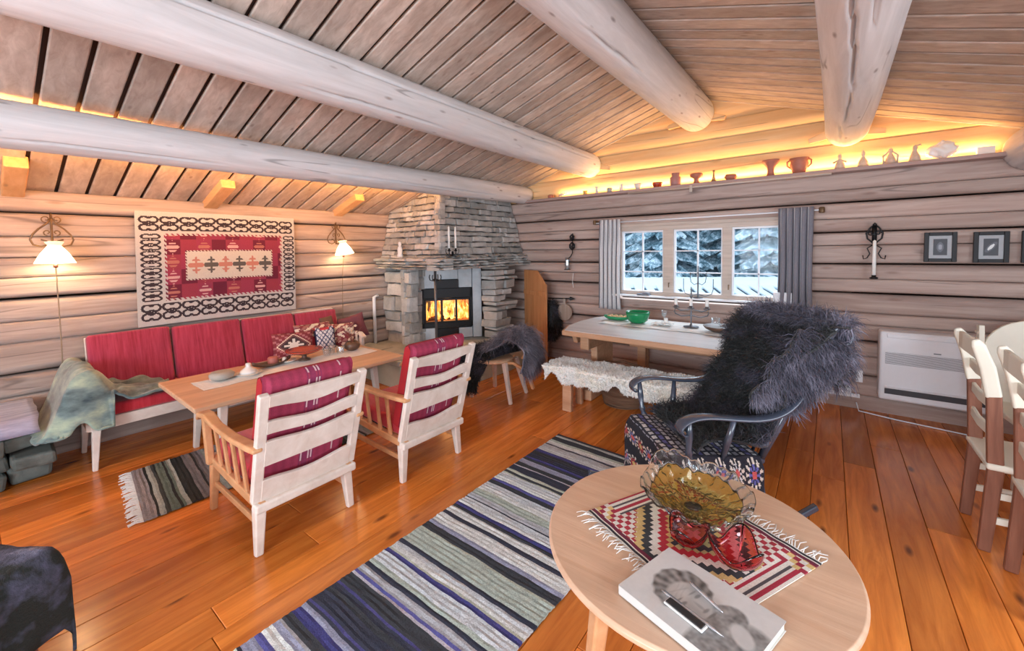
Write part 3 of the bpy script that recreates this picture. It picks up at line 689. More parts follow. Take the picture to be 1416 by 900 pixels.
for y in (y0-.005, y1+.01):
    m = M(); m.bar(L(-4.30, y, .30), L(-4.32, y, .63), .04, .045); m.strip([L(-4.26, y, .60), L(-4.34, y, .645), L(-4.60, y, .64), L(-4.80, y, .66)], .055, .025)
    for x in (-4.42, -4.54, -4.66): m.bar(L(x, y, .36), L(x, y, .64), .02, .03)
    m.build('armrest', m_chairwood, SF, bevel=.006)
# throw over the left arm
def thr(u, v):
    a, b = 2*u-1, 2*v-1; q = math.hypot(a, b); f_ = max(abs(a), abs(b))/(q+1e-6) if q > .01 else 1
    a, b = a*(.35+.65*f_), b*(.35+.65*f_); x = -4.49+a*.37*(1+.2*noise.noise(Vector((b*3, 1, 2)))); y = .61+b*.41*(1+.2*noise.noise(Vector((a*3, 5, 2))))
    ins = max(0, min(1, (y-.56)/.12)); z = .50*ins+.30*(1-ins); arm = math.exp(-(abs(y-.49)/.15)**2.6); z = max(z, .30)+(.70-z)*arm+.02
    if x > -4.25: z -= (x+4.25)*3.2*(1-.5*ins)*(1 if y < .62 else 0); x = -4.25+(x+4.25)*.45
    if y < .30: z = lerp(z, .28, min(1, (.30-y)*5))
    w_ = noise.noise(Vector((x*5.5, y*3.5, 3)))+.6*noise.noise(Vector((x*13+y*7, y*6, 8)))
    return (x, y+.02*w_, max(.30, z)+.05*w_+.04*arm)
g = M(); g.grid(thr, 64, 64)
tm = NT('green_grey_throw'); n = tm.noise(tm.coord((1, 1, 2)), 3, 4); tm.setc(tm.ramp(n, [(.36, (.04, .07, .085)), (.5, (.17, .25, .25)), (.66, (.42, .52, .38))])); tm.b.inputs['Roughness'].default_value = .9; tm.b.inputs['Sheen Weight'].default_value = .4; tm.bump(tm.noise(tm.coord(), 90, 3), .6, .004)
g.top('throw_blanket', tm.m, 'crumpled green grey blanket thrown over the left sofa arm', 'blanket', smooth=True, solid=.018)

# ---- sofa pillows
def pillow(c, w_, h_, thick, rx, ry, rz, pat, label, mat=m_col, cat='pillow'):
    R = Matrix.Rotation(rz, 3, 'Z') @ Matrix.Rotation(ry, 3, 'Y') @ Matrix.Rotation(rx, 3, 'X'); m = M()
    for sg in (1, -1):
        def fn(u, v):
            a, b = 2*u-1, 2*v-1; k = max(0, (1-a**4)*(1-b**4))**.5; pin = 1-.10*(1-abs(a))*0
            sx = a*w_/2*(1-.07*(1-b*b)), ; y = a*w_/2*(1-.07*(b*b < .98)*(1-abs(b))*0); 
            return R @ Vector((sg*thick/2*k, a*w_/2*(.93+.07*b*b), b*h_/2*(.93+.07*a*a))) + Vector(c)
        m.grid(fn, 28, 28, (lambda u, v: pat(u, v)) if pat else None)
        if sg < 0: 
            k = len(m.f)//2
            m.f[k:] = [tuple(reversed(q)) for q in m.f[k:]]
    return m.top('pillow', mat, label, cat, 'patterned pillows on the sofa', smooth=True)
WB, MR, CR_, DK, PK, NV = (.80, .74, .66), (.20, .03, .045), (.78, .68, .55), (.05, .03, .035), (.40, .16, .18), (.06, .07, .15)
def star(u, v):
    a, b = u-.5, v-.5; d = abs(a)+abs(b)
    if .40 < d < .45: return CR_
    if d > .45: return MR if (int(u*14)+int(v*14)) % 3 else PK
    r = math.hypot(a, b); th = math.atan2(b, a)
    if r < .26*abs(math.cos(4*th))**.5*(.75+.25*abs(math.cos(2*th))) and r > .02: return WB
    return DK if d < .33 else (.14, .05, .06)
def lattice(u, v):
    if u < .08 or u > .92 or v > .88 and .3 < u < .7: return (NV if v < .88 else (.4, .04, .06))
    a, b = (u*5) % 1-.5, (v*5) % 1-.5; return NV if abs(abs(a)-abs(b)) < .13 or abs(a)+abs(b) < .14 else (.78, .76, .76)
def squig(u, v):
    k = math.sin(u*19+3*math.sin(v*11))+math.sin(v*17+2*math.sin(u*9)); return CR_ if k > .5 else (MR if k > -.5 else (.35, .16, .15))
pillow((-4.52, 2.07, .60), .40, .30, .13, 0, -.28, -.30, star, 'brown pillow with a white eight-petal star, front left of the sofa pillows')
pillow((-4.60, 2.34, .64), .42, .32, .11, 0, -.3, 0, lambda u, v: squig(u, v) if v > .5 else (.42, .03, .05), 'red and cream pillow behind the star pillow')
pillow((-4.48, 2.40, .61), .22, .30, .10, .05, -.2, -.35, lattice, 'navy and white lattice pillow between two brown ones')
pillow((-4.50, 2.60, .61), .30, .32, .13, 0, -.3, -.5, squig, 'cream scroll patterned pillow at the right sofa end')
pillow((-4.66, 2.84, .66), .34, .30, .10, .25, -.15, -.5, lambda u, v: (.17, .05, .07), 'plain dark maroon pillow leaning in the sofa corner')
pillow((-4.66, 2.52, .78), .16, .12, .06, .1, -.3, 0, lambda u, v: (.16, .08, .05), 'tiny plain brown pillow against the last red back cushion')

# ============================================================ COFFEE TABLE 1
CT = thing('coffee_table', 'long narrow pine coffee table in front of the red sofa', 'table', (-3.86, 1.76, 0))
m = M(); m.prism([(-.46, -.86), (.50, -.88), (.50, .86), (-.43, .87)], lambda u, v, t: (u, v, t), .515, .55); m.build('tabletop', m_pine, CT, bevel=.008)
m = M()
for x in (-.25, .28): m.bar((x, -.66, .475), (x, .66, .475), .03, .07, side=(1, 0, 0))
for y in (-.66, .66): m.bar((-.25, y, .475), (.28, y, .475), .03, .07)
m.build('apron', m_chairwood, CT, bevel=.004)
for x in (-.24, .27):
    for y in (-.64, .64):
        m = M(); m.bar((x*1.1, y*1.06, 0), (x, y, .51), .038, .038, .06, .06); m.build('leg', m_chairwood, CT, bevel=.006)
m = M(); m.grid(lambda u, v: (lerp(-4.06, -3.76, u)+.012*math.sin(v*23)*(abs(u-.5) > .4)+lerp(.0, .03, v), lerp(1.05, 2.56, v), .5535+.003*noise.noise(Vector((u*6, v*14, 0)))), 12, 70)
m.top('table_runner', m_linen, 'cream runner along the long coffee table', 'table runner', solid=.003)
Z1 = .558
def lt(name, prof, c, mat, label, cat, group=None, n=20, **k):
    m = M(); m.lathe(prof, c, n); return m.top(name, mat, label, cat, group, smooth=True, **k)
lt('stone_bowl', [(0, 0), (.05, 0), (.085, .02), (.09, .045), (.07, .065), (.05, .068), (0, .06)], (-3.95, 1.23, Z1), m_grey, 'round grey stoneware bowl at the near end of the coffee table', 'bowl')
T = thing('lidded_dish', 'white conical lidded dish on the coffee table runner', 'dish', (-3.93, 1.42, Z1))
m = M(); m.lathe([(0, 0), (.06, 0), (.105, .012), (.10, .016), (.05, .01), (0, .01)], n=24); m.build('saucer', m_pale, T, smooth=True)
m = M(); m.lathe([(.07, .012), (.06, .035), (.03, .055), (.018, .07), (.022, .085), (.016, .095), (0, .097)], n=24); m.build('lid', m_porc, T, smooth=True)
T = thing('candle_tray', 'dark leaf shaped tray holding a dull red candle pot', 'tray', (-4.03, 1.66, Z1))
m = M(); m.grid(lambda u, v: (lerp(-.06, .06, u)*math.sin(PI*max(.04, min(.96, v)))*1.2, lerp(-.17, .15, v), .004+.05*(2*u-1)**2*.6+.035*abs(2*v-1)**3), 10, 18); m.build('tray', m_brownc, T, smooth=True, solid=.006)
m = M(); m.lathe([(0, .008), (.036, .008), (.046, .04), (.044, .075), (.03, .085), (.0, .08)], n=20); m.build('pot', plain('dull_red_wax', (.42, .14, .12), .5), T, smooth=True)
m = M(); m.lathe([(0, 0), (.02, 0), (.024, .02), (.018, .045), (0, .05)], (.0, .10, .012), 12); m.build('knob', m_pale, T, smooth=True)
lt('shell_dish', [(0, 0), (.05, .002), (.08, .02), (.075, .024), (.04, .01), (0, .008)], (-4.06, 1.80, Z1), m_pale, 'flat beige dish between the candle tray and the red bowl', 'dish')
T = thing('footed_bowl', 'glazed red bowl on a dark foot, widest thing on the coffee table', 'bowl', (-4.0, 1.93, Z1))
m = M(); m.lathe([(0, 0), (.055, 0), (.05, .012), (.022, .025), (.02, .05), (.05, .062), (0, .062)], n=24); m.build('foot', m_brownc, T, smooth=True)
m = M(); m.lathe([(.03, .06), (.10, .068), (.15, .09), (.165, .10), (.16, .104), (.12, .085), (.06, .075), (0, .073)], n=32); m.build('bowl', m_redclay, T, smooth=True)
for i, (x, y, r) in enumerate(((-3.97, 2.14, .035), (-4.02, 2.22, .03), (-3.95, 2.27, .036))):
    m = M(); m.grid(lambda u, v: (x+r*(.75+.35*v)*(1+.16*math.sin(6*2*PI*u+i))*math.cos(2*PI*u), y+r*(.75+.35*v)*(1+.16*math.sin(6*2*PI*u+i))*math.sin(2*PI*u), Z1+.004+v*(.07+.01*math.sin(4*PI*u))), 36, 6)
    m.top('glass_votive', m_thin, ['rippled clear glass votive just right of the red bowl', 'smallest clear votive glass, behind the other two', 'clear votive glass nearest the dark flower pot'][i], 'glass', 'clear votives on the coffee table', smooth=True, solid=.004)
T = thing('flower_pot', 'round brown pot with dry twigs and pale blooms on coffee table', 'plant', (-3.98, 2.42, Z1))
m = M(); m.lathe([(0, 0), (.04, 0), (.075, .025), (.08, .06), (.06, .09), (.052, .092), (.05, .08), (0, .07)], n=24); m.build('pot', m_brownc, T, smooth=True)
m = M(); rnd = random.Random(9)
for i in range(16):
    a = rnd.random()*6.28; h = rnd.uniform(.12, .22); r = rnd.uniform(.03, .11); m.tube([(0, 0, .07), (r*.3*math.cos(a), r*.3*math.sin(a), .07+h*.5), (r*math.cos(a), r*math.sin(a), .06+h)], .0022, 5)
m.build('twigs', m_darkwood, T)
m = M()
for i in range(13):
    a = rnd.random()*6.28; r = rnd.uniform(.01, .11); z = rnd.uniform(.17, .27); m.lathe([(0, -.014), (.016, -.006), (.018, .004), (.008, .013), (0, .014)], (r*math.cos(a), r*math.sin(a), z), 7)
m.build('blooms', plain('dry_blooms', (.66, .54, .42), .8, var=.4, vs=60), T)

# ============================================================ ARMCHAIRS
def redstripe(u, v):
    s = (u*1.0); k = 1+.10*math.sin(u*310)+.06*math.sin(v*90); c = (.36, .035, .085)
    for q in (.18, .42, .46, .50, .54, .80):
        if abs(s-q) < .006: return (.72, .50, .52) if int(v*34) % 3 else (.36, .04, .09)
    if .40 < s < .56: c = (.26, .03, .09)
    return tuple(x*k for x in c)
AC = thing('armchair', 'low limed wood armchair with red cushions, the nearer of two', 'armchair', (-2.705, 1.125, 0), PI)
m = M()
for y in (-.245, .245): m = M(); m.strip([(-.385, y, .262), (0, y, .285), (.34, y, .315)], .04, .05); m.build('side_rail', m_oiled, AC, bevel=.006)
m = M(); m.bar((-.365, -.285, .262), (-.365, .285, .262), .055, .05, side=(1, 0, 0)); m.build('rear_rail', m_chairwood, AC, bevel=.012, seg=3); m = M(); m.bar((.33, -.26, .31), (.33, .26, .31), .03, .07, side=(1, 0, 0)); m.build('front_rail', m_chairwood, AC, bevel=.008)
for y in (-.245, .245):
    m = M(); m.bar((-.345, y*1.07, 0), (-.33, y, .25), .040, .034, .056, .060); m.build('leg', m_chairwood, AC, bevel=.008, seg=3)
    m = M(); m.bar((.325, y*1.05, 0), (.30, y, .30), .036, .036, .05, .05); m.build('leg', m_oiled, AC, bevel=.008, seg=3)
    m = M(); m.bar((-.32, y, .155), (.29, y, .165), .022, .034); m.build('stretcher', m_oiled, AC, bevel=.005)
    m = M(); m.strip([(-.455, y*1.17, .598), (-.38, y*1.17, .600), (-.15, y*1.17, .585), (.10, y*1.17, .592), (.24, y*1.17, .622), (.33, y*1.17, .612), (.375, y*1.17, .575)], [.05, .066, .062, .058, .066, .07, .055], [.026, .032, .028, .028, .032, .032, .026])
    m.build('armrest', m_oiled, AC, bevel=.011, seg=3)
    m = M(); m.bar((.30, y*1.1, .30), (.315, y*1.14, .61), .04, .04); m.build('arm_post', m_oiled, AC, bevel=.006)
    for x in (-.20, -.08, .05, .17):
        m = M(); m.strip([(x, y*1.02, .285), (x+.004, y*1.06, .40), (x+.002, y*1.1, .50), (x+.004, y*1.13, .59)], [.018]*4, [.036, .026, .026, .036]); m.build('slat', m_oiled, AC, bevel=.004)
bp = lambda y, t, d=0: Vector((-.345-.165*t-d*.96, y, .29+.60*t-d*.26))
for y in (-.265, .265):
    m = M(); m.bar(bp(y, 0), bp(y*1.02, 1), .036, .05, .036, .05, side=(1, 0, 0)); m.build('back_post', m_chairwood, AC, bevel=.007, seg=3)
def rail(t0, t1, w0=0, w1=0):
    m = M(); n = 16; lo = [(-.25+.5*k/n, t0+w0*math.cos(2*PI*k/n*1.0)) for k in range(n+1)]; hi = [(-.25+.5*k/n, t1+w1*math.cos(2*PI*k/n)) for k in range(n, -1, -1)]
    m.prism(lo+hi, lambda u, v, t: bp(u, v, t), -.002, .020); m.build('back_rail', m_chairwood, AC, bevel=.004)
rail(.865, .99, .022, 0); rail(.625, .735, .016, .022); rail(.34, .555, 0, .016); rail(.0, .185, 0, .022)
m = M(); m.bar((.33, 0, .385), (-.30, 0, .345), .47, .11); m.build('seat_cushion', m_red2, AC, bevel=.03, seg=4, smooth=True)
m = M(); n0 = 34
def bc(u, v):
    y = (u-.5)*.50; a = Vector((-.30, y, .36)); b = Vector((-.455, y, .90)); d = (b-a).normalized(); nn_ = Vector((.96, 0, .27))
    # wraps: rear face up, over the top, front face down
    s = v*3.0; Ls = (b-a).length; h = .055*(1 if .05 < u < .95 else .6)
    if s < 1.3: p = a+d*Ls*(s/1.3); k = -h
    elif s < 1.7: q = (s-1.3)/.4*PI; p = b+d*(.045*math.sin(q)); k = -h*math.cos(q)
    else: p = b-d*Ls*((s-1.7)/1.3); k = h
    return p+nn_*(k+.045)
m.grid(bc, 60, 60, lambda u, v: redstripe(u, v) if v < .50 else (.36, .02, .03))
m.f = [tuple(reversed(q)) for q in m.f]
for u in (0, 1):
    pts = [bc(u, k/20) for k in range(21)]; n1 = len(m.v); m.v += pts; m.f += [(n1+k, n1+k+1, n1+19-k, n1+20-k) if u else (n1+20-k, n1+19-k, n1+k+1, n1+k) for k in range(10)]; m.c += [(.40, .012, .02)]*10
m.build('back_cushion', m_col, AC, smooth=True)
dup(AC, (-2.645, 2.02, 0), PI-.02, 'low limed wood armchair with red cushions, farther one, beside the fleece stool')

# ============================================================ STOOL WITH FLEECE
ST_ = thing('stool', 'low wooden stool with bentwood bow, black and grey fleece over it', 'stool', (-2.87, 3.40, 0))
m = M(); m.lathe([(0, .40), (.19, .40), (.215, .412), (.215, .432), (.19, .444), (0, .444)], n=32); m.build('seat', m_pine, ST_, smooth=False, bevel=.004)
for (x, y) in ((-.19, -.15), (.29, -.08), (-.20, .26), (.22, .30)):
    m = M(); m.bar((x, y, 0), (x*.68, y*.66, .41), .034, .034, .05, .05); m.build('leg', m_chairwood, ST_, bevel=.008)
m = M(); m.strip([(.18, -.02, .40), (.27, .0, .41), (.36, .05, .35), (.41, .10, .24), (.42, .14, .13)], .035, .03, side=(0, 1, 0)); m.build('bentwood_bow', m_oiled, ST_, bevel=.006)
m = M(); m.tube([(.0, .26, .42), (.10, .30, .56), (.22, .28, .60), (.34, .22, .57), (.30, .12, .43)], .018, 8); m.build('back_loop', m_oiled, ST_, smooth=True)
o_ = Vector((-2.87, 3.40, 0))
g1 = drape([o_+Vector(p) for p in ((.02, .26, .50), (-.02, .12, .50), (-.06, -.04, .49), (-.10, -.20, .46), (-.15, -.265, .34), (-.19, -.28, .20), (-.20, -.28, .09))], .23, 26, 18, .02, 5, .06, 2, side=(1, .25, 0), nrm=(0, -.4, 1), widths=lambda u: 1.05-.35*u)
g2 = drape([o_+Vector(p) for p in ((-.04, .06, .51), (.06, .12, .58), (.16, .18, .66), (.28, .20, .64), (.36, .18, .54), (.39, .14, .43), (.37, .12, .34))], .22, 26, 18, .02, 5, .06, 4, side=(.3, -1, 0), nrm=(.3, 0, 1))
T = thing('fleece', 'black fleece with a grey blue ruff draped over the stool', 'sheepskin', (-2.87, 3.40, .1))
g1.build('hide', m_blackfur, T, W=True, smooth=True, solid=.012); s1 = strands(g1, 7000, .08, .006, .7, .35, seed=3, up=lambda p: p-o_-Vector((0, 0, .2))); s1.build('fleece_wool', m_blackfur, T, W=True)['kind'] = 'stuff'
g2.build('hide', m_greyfur, T, W=True, smooth=True, solid=.012); s2 = strands(g2, 9000, .15, .005, .5, .75, 5, .6, seed=4, up=lambda p: p-o_-Vector((0.1, 0, .25))); w2 = s2.build('fleece_wool', m_greyfur, T, W=True); w2['kind'] = 'stuff'; w2['label'] = 'grey blue wool'

# ============================================================ DINING TABLE, BENCHES
DT = thing('dining_table', 'thick plank dining table with bowed end under the window', 'table', (-1.2, 4.25, 0))
def D(x, y, z): return (x+1.2, y-4.25, z)
m = M(); poly = [(-2.18, 3.68), (-1.4, 3.655), (-.10, 3.62), (.0, 4.2), (-.10, 4.78), (-2.18, 4.86), (-2.27, 4.60), (-2.30, 4.27), (-2.27, 3.95)]
m.prism(poly, lambda u, v, t: D(u, v, t), .70, .75); m.build('tabletop', m_bench, DT, bevel=.008)
m = M(); poly2 = [(-2.16, 3.70), (-1.4, 3.675), (-.12, 3.64), (-.02, 4.2), (-.12, 4.76), (-2.16, 4.84), (-2.25, 4.60), (-2.28, 4.27), (-2.25, 3.96)]
m.prism(poly2, lambda u, v, t: D(u, v, t), .75, .754); m.build('scrubbed_top', wood('scrubbed_top_wood', (.60, .58, .58), (.74, .72, .72), X_GR, 2, .35, .1, .03), DT)
for x in (-2.0, -.45):
    m = M(); m.box(D(x, 4.25, .62), (.10, .86, .15)); m.box(D(x, 4.25, .34), (.075, .42, .46)); m.box(D(x, 4.25, .06), (.12, .80, .11)); m.build('trestle', m_bench, DT, bevel=.014)
m = M(); m.box(D(-1.15, 4.25, .26), (1.5, .05, .12)); m.build('stretcher', m_bench, DT, bevel=.008)
m = M(); m.prism([(3.80, .70), (4.72, .70), (4.68, .60), (4.2, .57), (3.85, .60)], lambda u, v, t: D(t, u, v), -2.14, -2.09); m.build('end_apron', m_bench, DT, bevel=.01)
def bench(name, label, x0, x1, y0, y1, z, legs, grp=None):
    T = thing(name, label, 'bench', ((x0+x1)/2, (y0+y1)/2, 0)); m = M()
    m.box(((0), 0, z-.03), (x1-x0, y1-y0, .06)); m.build('seat', m_bench, T, bevel=.012)
    for x in legs:
        for y in ((y0-y1)*.33, (y1-y0)*.33):
            m = M(); m.bar((x-(x0+x1)/2, y*1.1, 0), (x-(x0+x1)/2, y, z-.055), .10 if y < 0 else .07, .05, side=(1, 0, 0)); m.build('leg', m_bench, T, bevel=.01)
    return T
bench('bench', 'low plank bench carrying white sheepskins on the near side of the dining table', -2.22, -.35, 3.46, 3.80, .42, (-2.02, -.55))
bench('bench', 'plank bench between the dining table and the window wall', -1.95, -.25, 4.90, 5.10, .44, (-1.8, -.4))
def sheep(x0, x1, label, sd):
    T = thing('sheepskin', label, 'sheepskin', ((x0+x1)/2, 3.63, .3), 0)
    cx = (x0+x1)/2
    def fn(u, v):
        a = 2*u-1; yy = lerp(3.885, 3.30, v); s = (v-.5)*2; wx = (x1-x0)/2*(1-.12*abs(math.cos(PI*v))+.10*noise.noise(Vector((v*6, sd, 1 if a > 0 else 4))))
        z = .437+.018*noise.noise(Vector((u*5, v*5, sd)))
        d = max(0, 3.455-yy)*1.0; y = max(yy, 3.445-.02*d)
        zz = z-(.95*max(0, 3.445-yy))*(1+1.1*noise.noise(Vector((u*4, 9, sd)))) if yy < 3.445 else z
        if yy > 3.81: zz = z-(yy-3.81)*1.6; y = 3.815+.01
        if yy < 3.445: y = 3.435-.012*math.sin(u*9+sd)
        X_ = cx+a*wx; xe = -2.245
        if X_ < xe: zz -= (xe-X_)*1.4; X_ = xe-.01
        return (X_, y, zz)
    g = M(); g.grid(fn, 40, 34); g.f = [tuple(reversed(q)) for q in g.f]
    g.build('hide', m_whitefur, T, W=True, smooth=True, solid=.012)
    s = strands(g, 9000, .024, .010, .45, .25, 3, .3, seed=sd, up=lambda p: p-Vector((p.x, 3.66, .25))); k = s.build('fleece_wool', m_whitefur, T, W=True); k['kind'] = 'stuff'
sheep(-2.27, -1.52, 'white sheepskin over the left end of the near bench', 1); sheep(-1.60, -.95, 'white sheepskin in the middle of the near bench', 2); sheep(-1.0, -.45, 'white sheepskin on the near bench, partly behind the rocking chair', 3)
# basket under the bench
T = thing('firewood_basket', 'brown wicker basket with pointed rim under the near bench', 'basket', (-1.66, 4.02, 0))
m = M(); m.grid(lambda u, v: ((.20+.07*v)*math.cos(2*PI*u), (.16+.05*v)*math.sin(2*PI*u), .004+v*(.26+.05*math.cos(4*PI*u))+.004*math.sin(v*90)), 48, 26); wk = wood('wicker', (.10, .05, .03), (.26, .14, .08), (3, 3, 40), 2, .8, 0, .1, island=False, bump=.8)
m.build('basket_body', wk, T, smooth=True, solid=.012); m = M(); m.lathe([(0, .006), (.2, .006), (.2, .012), (0, .012)], n=24); m.build('basket_base', wk, T)
m = M(); m.tube([(-.26, 0, .30), (-.18, 0, .40), (0, 0, .43), (.18, 0, .40), (.26, 0, .30)], .012, 8); m.build('handle', wk, T, smooth=True)
# things on the dining table
ZT = .757
m = M(); m.grid(lambda u, v: (lerp(-2.04, -.62, u)+.02*math.sin(v*9), lerp(4.22, 4.72, v)+.012*math.sin(u*21), ZT+.003+.004*noise.noise(Vector((u*12, v*5, 0)))), 60, 20)
m.top('tablecloth', m_linen, 'white embroidered cloth lying along the dining table', 'tablecloth', solid=.003)
ZC = ZT+.012
T = thing('green_bowl', 'large deep green enamel bowl on the dining table cloth', 'bowl', (-1.66, 4.42, ZC))
m = M(); m.lathe([(0, 0), (.07, 0), (.105, .03), (.125, .09), (.128, .125), (.122, .125), (.115, .09), (.095, .04), (0, .015)], n=32); m.build('bowl', m_green, T, smooth=True)
m = M(); m.lathe([(0, .02), (.09, .04), (.10, .085), (0, .10)], (0, 0, 0), 20); m.build('napkin', m_linen, T, smooth=True)
T = thing('bun_dish', 'shallow green dish of small round buns left of the bowl', 'dish', (-1.93, 4.50, ZC))
m = M(); m.grid(lambda u, v: ((.15*min(1, v*1.2)*(1+.04*math.sin(12*PI*u))*math.cos(2*PI*u)), .09*min(1, v*1.2)*math.sin(2*PI*u), .004+.04*max(0, v-.6)/.4), 40, 8); m.build('dish', m_greenl, T, smooth=True, solid=.004)
k = 0
for x in (-.085, -.028, .03, .088):
    for y in (-.03, .03):
        m = M(); m.lathe([(0, 0), (.026, .003), (.030, .018), (.02, .034), (0, .04)], (-1.93+x, 4.50+y, ZC+.012), 12); b = m.top('bun', m_bread, 'small golden bun in the green dish', 'bun', 'buns in the green dish', smooth=True); k += 1
T = thing('candelabra', 'black iron candelabra with three short white candles on the dining table', 'candelabra', (-1.12, 4.47, ZC))
m = M(); m.lathe([(0, 0), (.075, 0), (.075, .006), (.02, .014), (.008, .03), (.008, .30), (.014, .31), (.008, .33), (.006, .40), (0, .42)], n=20); 
for z, r in ((.11, .16), (.17, .17)): m.tube([(-r, 0, z+.02), (-r*.6, 0, z-.005), (0, 0, z+.01), (r*.6, 0, z-.005), (r, 0, z+.02)], .006, 8)
for x in (-.15, .15): m.tube([(x, 0, .12), (x*1.12, 0, .15), (x, 0, .19)], .005, 6)
for x in (-.15, 0, .15): m.lathe([(.008, .185), (.034, .195), (.034, .20), (.018, .204), (.018, .22), (0, .22)], (x, -.012 if x == 0 else 0, 0), 12)
m.build('frame', m_iron_g, T, smooth=True)
for x in (-.15, 0, .15):
    m = M(); m.lathe([(.017, .20), (.017, .285), (.004, .29), (0, .30)], (x, -.012 if x == 0 else 0, 0), 12); m.build('candle', m_candle, T, smooth=True)
m = M(); m.lathe([(0, 0), (.03, 0), (.032, .004), (.005, .012), (.005, .05), (.028, .08), (.03, .13), (.027, .13), (.024, .085), (0, .06)], (-1.43, 4.60, ZC), 18); m.top('stem_glass', m_thin, 'small clear stem glass left of the table candelabra', 'glass', smooth=True)
T = thing('folded_napkin', 'white folded napkin with small tealight next to the green bowl', 'napkin', (-1.40, 4.44, ZC))
m = M(); m.grid(lambda u, v: (lerp(-.10, .10, u), lerp(-.07, .07, v), .004+.018*abs(math.sin(u*9+v*4))), 14, 10); m.build('napkin', m_linen, T, solid=.002); m = M(); m.lathe([(0, .02), (.02, .02), (.02, .07), (0, .072)], (.03, .02, 0), 14); m.build('tealight', m_candle, T, smooth=True)
m = M(); m.lathe([(0, 0), (.07, 0), (.13, .03), (.15, .055), (.145, .058), (.10, .035), (0, .012)], (-.83, 4.36, ZC), 24); m.top('dark_dish', m_brownc, 'wide dark dish at the end of the dining table cloth', 'dish', smooth=True)
m = M(); m.lathe([(0, 0), (.04, 0), (.045, .09), (.042, .09), (.036, .01), (0, .008)], (-.92, 4.62, ZC), 18); m.top('glass_cup', m_thin, 'clear glass cup behind the wide dark dish', 'glass', smooth=True)
# items on the window sill
T = thing('sill_candelabra', 'tall slender iron candelabra with curved arms on the window sill', 'candelabra', (-1.20, 5.085, 1.003))
m = M(); m.lathe([(0, 0), (.055, 0), (.055, .005), (.008, .012), (.006, .36), (0, .37)], n=14)
for r, z0_, zt_ in ((.085, .15, .29), (.16, .02, .22)):
    for sg in (-1, 1): m.tube([(0, 0, z0_+.02), (sg*r*.5, 0, z0_), (sg*r*.9, 0, z0_+.03), (sg*r, 0, z0_+.08), (sg*r, 0, zt_)], .0045, 6)
m.build('frame', m_iron_g, T, smooth=True)
m = M(); m.box((-1.83, 5.08, 1.012), (.16, .08, .018), rz=.1); m.box((-1.80, 5.08, 1.026), (.08, .06, .016), rz=-.3); m.top('folded_cloth', plain('grey_knit', (.20, .22, .26), .9), 'small dark grey folded cloth on the left of the window sill', 'cloth', bevel=.007)
m = M(); m.box((-.38, 5.07, 1.055), (.16, .10, .11)); m.top('white_box', m_white, 'plain white box at the right end of the window sill', 'box', bevel=.006)

# ============================================================ ON THE WINDOW WALL
T = thing('curtain_rod', 'thin white rod above the three part window', 'curtain rod', (-1.24, 5.08, 1.93))
m = M(); m.tube([(-1.24, 0, -.012), (1.16, 0, .0)], .009, 8); m.build('rod', m_white, T, smooth=True)
for x in (-1.25, 1.17):
    m = M(); m.box((x, .04, 0), (.05, .09, .05)); m.lathe([(.02, -.03), (.026, 0), (.02, .03)], (x, 0, 0), 12); m.build('bracket', m_brass, T, bevel=.006)
def curtain(x0, x1, y, z0, z1, nf, label, seed):
    m = M()
    def fn(u, v):
        k = .45+.55*min(1, v*3); a = u*nf*2*PI; wd = .032*k; cx = (x0+x1)/2; ww = (x1-x0)*(.88+.12*v+.05*math.sin(v*5+seed))
        return (cx+(u-.5)*ww+.010*math.sin(a*2+seed), y+wd*math.sin(a+.3*math.sin(v*6+seed))-.01*v, lerp(z1, z0, v))
    m.grid(fn, nf*14, 26, lambda u, v: ((.66, .65, .67) if (int(u*nf*3+seed) % 3 == 0) else (.20, .195, .23)))
    return m.top('curtain', colmat('curtain_cloth', .9, 120, .3, .1) if seed == 1 else bpy.data.materials['curtain_cloth'], label, 'curtain', 'grey striped curtains', smooth=True, solid=.004)
curtain(-2.43, -2.12, 5.045, .80, 1.955, 5, 'grey striped curtain at the left of the window', 1)
curtain(-.44, -.13, 5.045, .60, 1.965, 5, 'grey striped curtain at the right of the window', 2)
def scroll(m, c, r, a0, turns, sg=1, w=.006, n=18, ax=('x', 'z')):
    pts = []
    for k in range(n+1):
        t_ = k/n; a = a0+sg*turns*2*PI*t_; rr = r*(1-.75*t_); pts.append((c[0]+rr*math.cos(a), c[1], c[2]+rr*math.sin(a)))
    m.tube(pts, w, 6)
# right sconce with tall candle
T = thing('candle_sconce', 'black wrought iron wall sconce with a tall white candle near the pictures', 'sconce', (.325, 5.10, 1.28))
m = M()
for sg in (-1, 1):
    m.tube([(0, 0, .49), (sg*.03, 0, .46), (sg*.058, 0, .41), (sg*.05, 0, .36), (sg*.02, 0, .33), (0, 0, .30)], .007, 6); scroll(m, (sg*.028, 0, .41), .022, 0, 1.2, sg); m.tube([(sg*.012, 0, .30), (sg*.05, 0, .27), (sg*.03, 0, .22), (sg*.05, 0, .18), (sg*.075, 0, .17), (sg*.08, 0, .205)], .005, 6)
m.lathe([(0, -.018), (.018, 0), (0, .018)], (0, 0, .49), 8); m.tube([(0, .03, .42), (0, .01, .38), (0, .02, .10), (0, -.03, .0)], .007, 6); m.box((0, .02, .40), (.035, .02, .16)); m.lathe([(0, 0), (.028, .0), (.032, .012), (.016, .02), (.016, .035), (0, .035)], (0, -.03, -.012), 14)
m.build('bracket', m_iron, T, smooth=True)
m = M(); m.lathe([(.015, .02), (.013, .335), (.004, .345), (0, .346)], (0, -.03, 0), 12); m.build('candle', m_candle, T, smooth=True)
